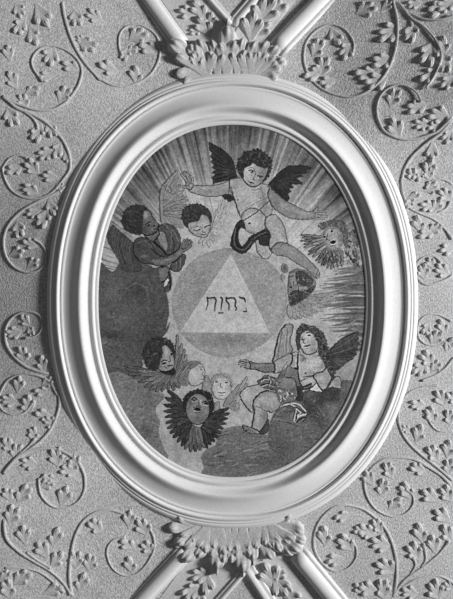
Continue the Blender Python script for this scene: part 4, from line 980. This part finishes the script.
for k in range(30):
    x, y = RNG.uniform(0, 70), RNG.uniform(345, 400); Gd.line([(x, y), (x + RNG.uniform(-4, 16), y + RNG.uniform(-8, 8))], [.5, 1.2, .5], RNG.choice([44, 60, 84, 140]), a=.6)
Gd.mottle(8)
G.mottle(10, .7)

def blur(a, r):
    for ax in (0, 1):
        n = a.shape[ax]; cs = np.cumsum(np.concatenate([np.zeros_like(np.take(a, [0], ax)), a], ax), ax)
        lo = np.clip(np.arange(n) - r, 0, n); hi = np.clip(np.arange(n) + r + 1, 0, n)
        a = np.take(cs, hi, ax) - np.take(cs, lo, ax)
    return a
# the hand of the painter: edges waver a little, and contrasts are crisp; one field for the whole fresco
_wx, _wy = smooth_noise((780, 600), 5.0), smooth_noise((780, 600), 5.0)
_fx, _fy = smooth_noise((780, 600), 2.2), smooth_noise((780, 600), 2.2)
_gr = smooth_noise((1560, 1200), 2.4) * .6 + (RNG.rand(1560, 1200) * 2 - 1) * .5
_bl = smooth_noise((780, 600), 9.0) + .7 * smooth_noise((780, 600), 3.5)
for L in LAYERS:
    gx = np.clip(((L.X - 85) * 2).astype(int), 0, 599); gy = np.clip(((L.Y - 110) * 2).astype(int), 0, 779)
    amp = 0 if L.name in ('painted_sky', 'letter', 'painted_triangle') else 1
    dx = (_wx[gy, gx] * .35 + _fx[gy, gx] * .22) * amp; dy = (_wy[gy, gx] * .35 + _fy[gy, gx] * .22) * amp
    ii = np.clip(((L.X + dx - L.x0) * L.S).astype(int), 0, L.v.shape[1] - 1); jj = np.clip(((L.Y + dy - L.y0) * L.S).astype(int), 0, L.v.shape[0] - 1)
    L.v, L.m = L.v[jj, ii], L.m[jj, ii]
    if L is not sky: cut(L)
    mm = L.m.astype(float); r = int(2.2 * L.S)
    mean = blur(L.v * mm, r) / np.maximum(blur(mm, r), 1)
    k = .35 if L is sky else (.0 if L.name == 'letter' else .8)
    L.v = L.v + k * (L.v - mean) * L.m
    hx = np.clip(((L.X - 85) * 4).astype(int), 0, 1199); hy = np.clip(((L.Y - 110) * 4).astype(int), 0, 1559)
    L.v = L.v * (1 + .14 * _gr[hy, hx] + .06 * _bl[gy, gx])
    L.v = np.clip(L.v, 14, 235)
# ---------------------------------------------------------------- the fresco as thin layers of pigment
M_PAINT = bpy.data.materials.new('fresco_pigment'); M_PAINT.use_nodes = True
nt = M_PAINT.node_tree; bs = nt.nodes['Principled BSDF']; bs.inputs['Roughness'].default_value = .9
bs.inputs['Specular IOR Level'].default_value = .15
at_ = nt.nodes.new('ShaderNodeAttribute'); at_.attribute_name = 'tone'
nt.links.new(at_.outputs['Fac'], bs.inputs['Base Color'])
nn = nt.nodes.new('ShaderNodeTexNoise'); nn.inputs['Scale'].default_value = 70
ge = nt.nodes.new('ShaderNodeNewGeometry'); nt.links.new(ge.outputs['Position'], nn.inputs['Vector'])
bb = nt.nodes.new('ShaderNodeBump'); bb.inputs['Strength'].default_value = .12; bb.inputs['Distance'].default_value = .01
nt.links.new(nn.outputs['Fac'], bb.inputs['Height']); nt.links.new(bb.outputs['Normal'], bs.inputs['Normal'])

PAINT_GAIN = 1.58
def tone_to_albedo(v):
    s = v / 255.0
    lin = np.where(s <= .04045, s / 12.92, ((s + .055) / 1.055) ** 2.4)
    return np.clip(lin * PAINT_GAIN, .01, .9)

pp = PT(ICX, ICY)
painting = thing('ceiling_painting', pp[0], pp[1], 'oval painting of winged children around a bright triangle with dark letters', 'painting')
OBJ = {}
def layer_mesh(L, z, parent):
    m = L.m; ny, nx = m.shape
    j, i = np.nonzero(m)
    ids = np.full((ny + 1) * (nx + 1), -1, np.int64)
    quad = np.stack([j * (nx + 1) + i, (j + 1) * (nx + 1) + i, (j + 1) * (nx + 1) + i + 1, j * (nx + 1) + i + 1], 1)
    used = np.unique(quad); ids[used] = np.arange(len(used))
    vj, vi = used // (nx + 1), used % (nx + 1)
    co = np.empty((len(used), 3))
    f = (DIST - z) / DIST
    co[:, 0] = (L.x0 + vi / L.S - 226.5) * f - pp[0]; co[:, 1] = (299.5 - (L.y0 + vj / L.S)) * f - pp[1]; co[:, 2] = z
    me = bpy.data.meshes.new(L.name)
    n = len(quad)
    me.vertices.add(len(used)); me.vertices.foreach_set('co', co.astype(np.float32).ravel())
    me.loops.add(4 * n); me.loops.foreach_set('vertex_index', ids[quad].astype(np.int32).ravel())
    me.polygons.add(n); me.polygons.foreach_set('loop_start', np.arange(0, 4 * n, 4, dtype=np.int32))
    me.update(calc_edges=True); me.validate()
    a = me.attributes.new('tone', 'FLOAT', 'FACE'); a.data.foreach_set('value', tone_to_albedo(L.v[m]).astype(np.float32))
    me.materials.append(M_PAINT)
    o = bpy.data.objects.new(L.name, me); COL.objects.link(o); o.parent = parent
    if L.label: o['label'] = L.label
    return o
order = []
for L in LAYERS:
    if L.name == 'wing': continue
    order += [w for w in LAYERS if w.name == 'wing' and w.parent is L]
    order.append(L)
zs = {id(L): .9 + .010 * k for k, L in enumerate(order)}
for L in LAYERS:
    par = painting if (L.parent is None or L.parent is sky or L is tri) else OBJ[id(L.parent)]
    OBJ[id(L)] = layer_mesh(L, zs[id(L)], par)
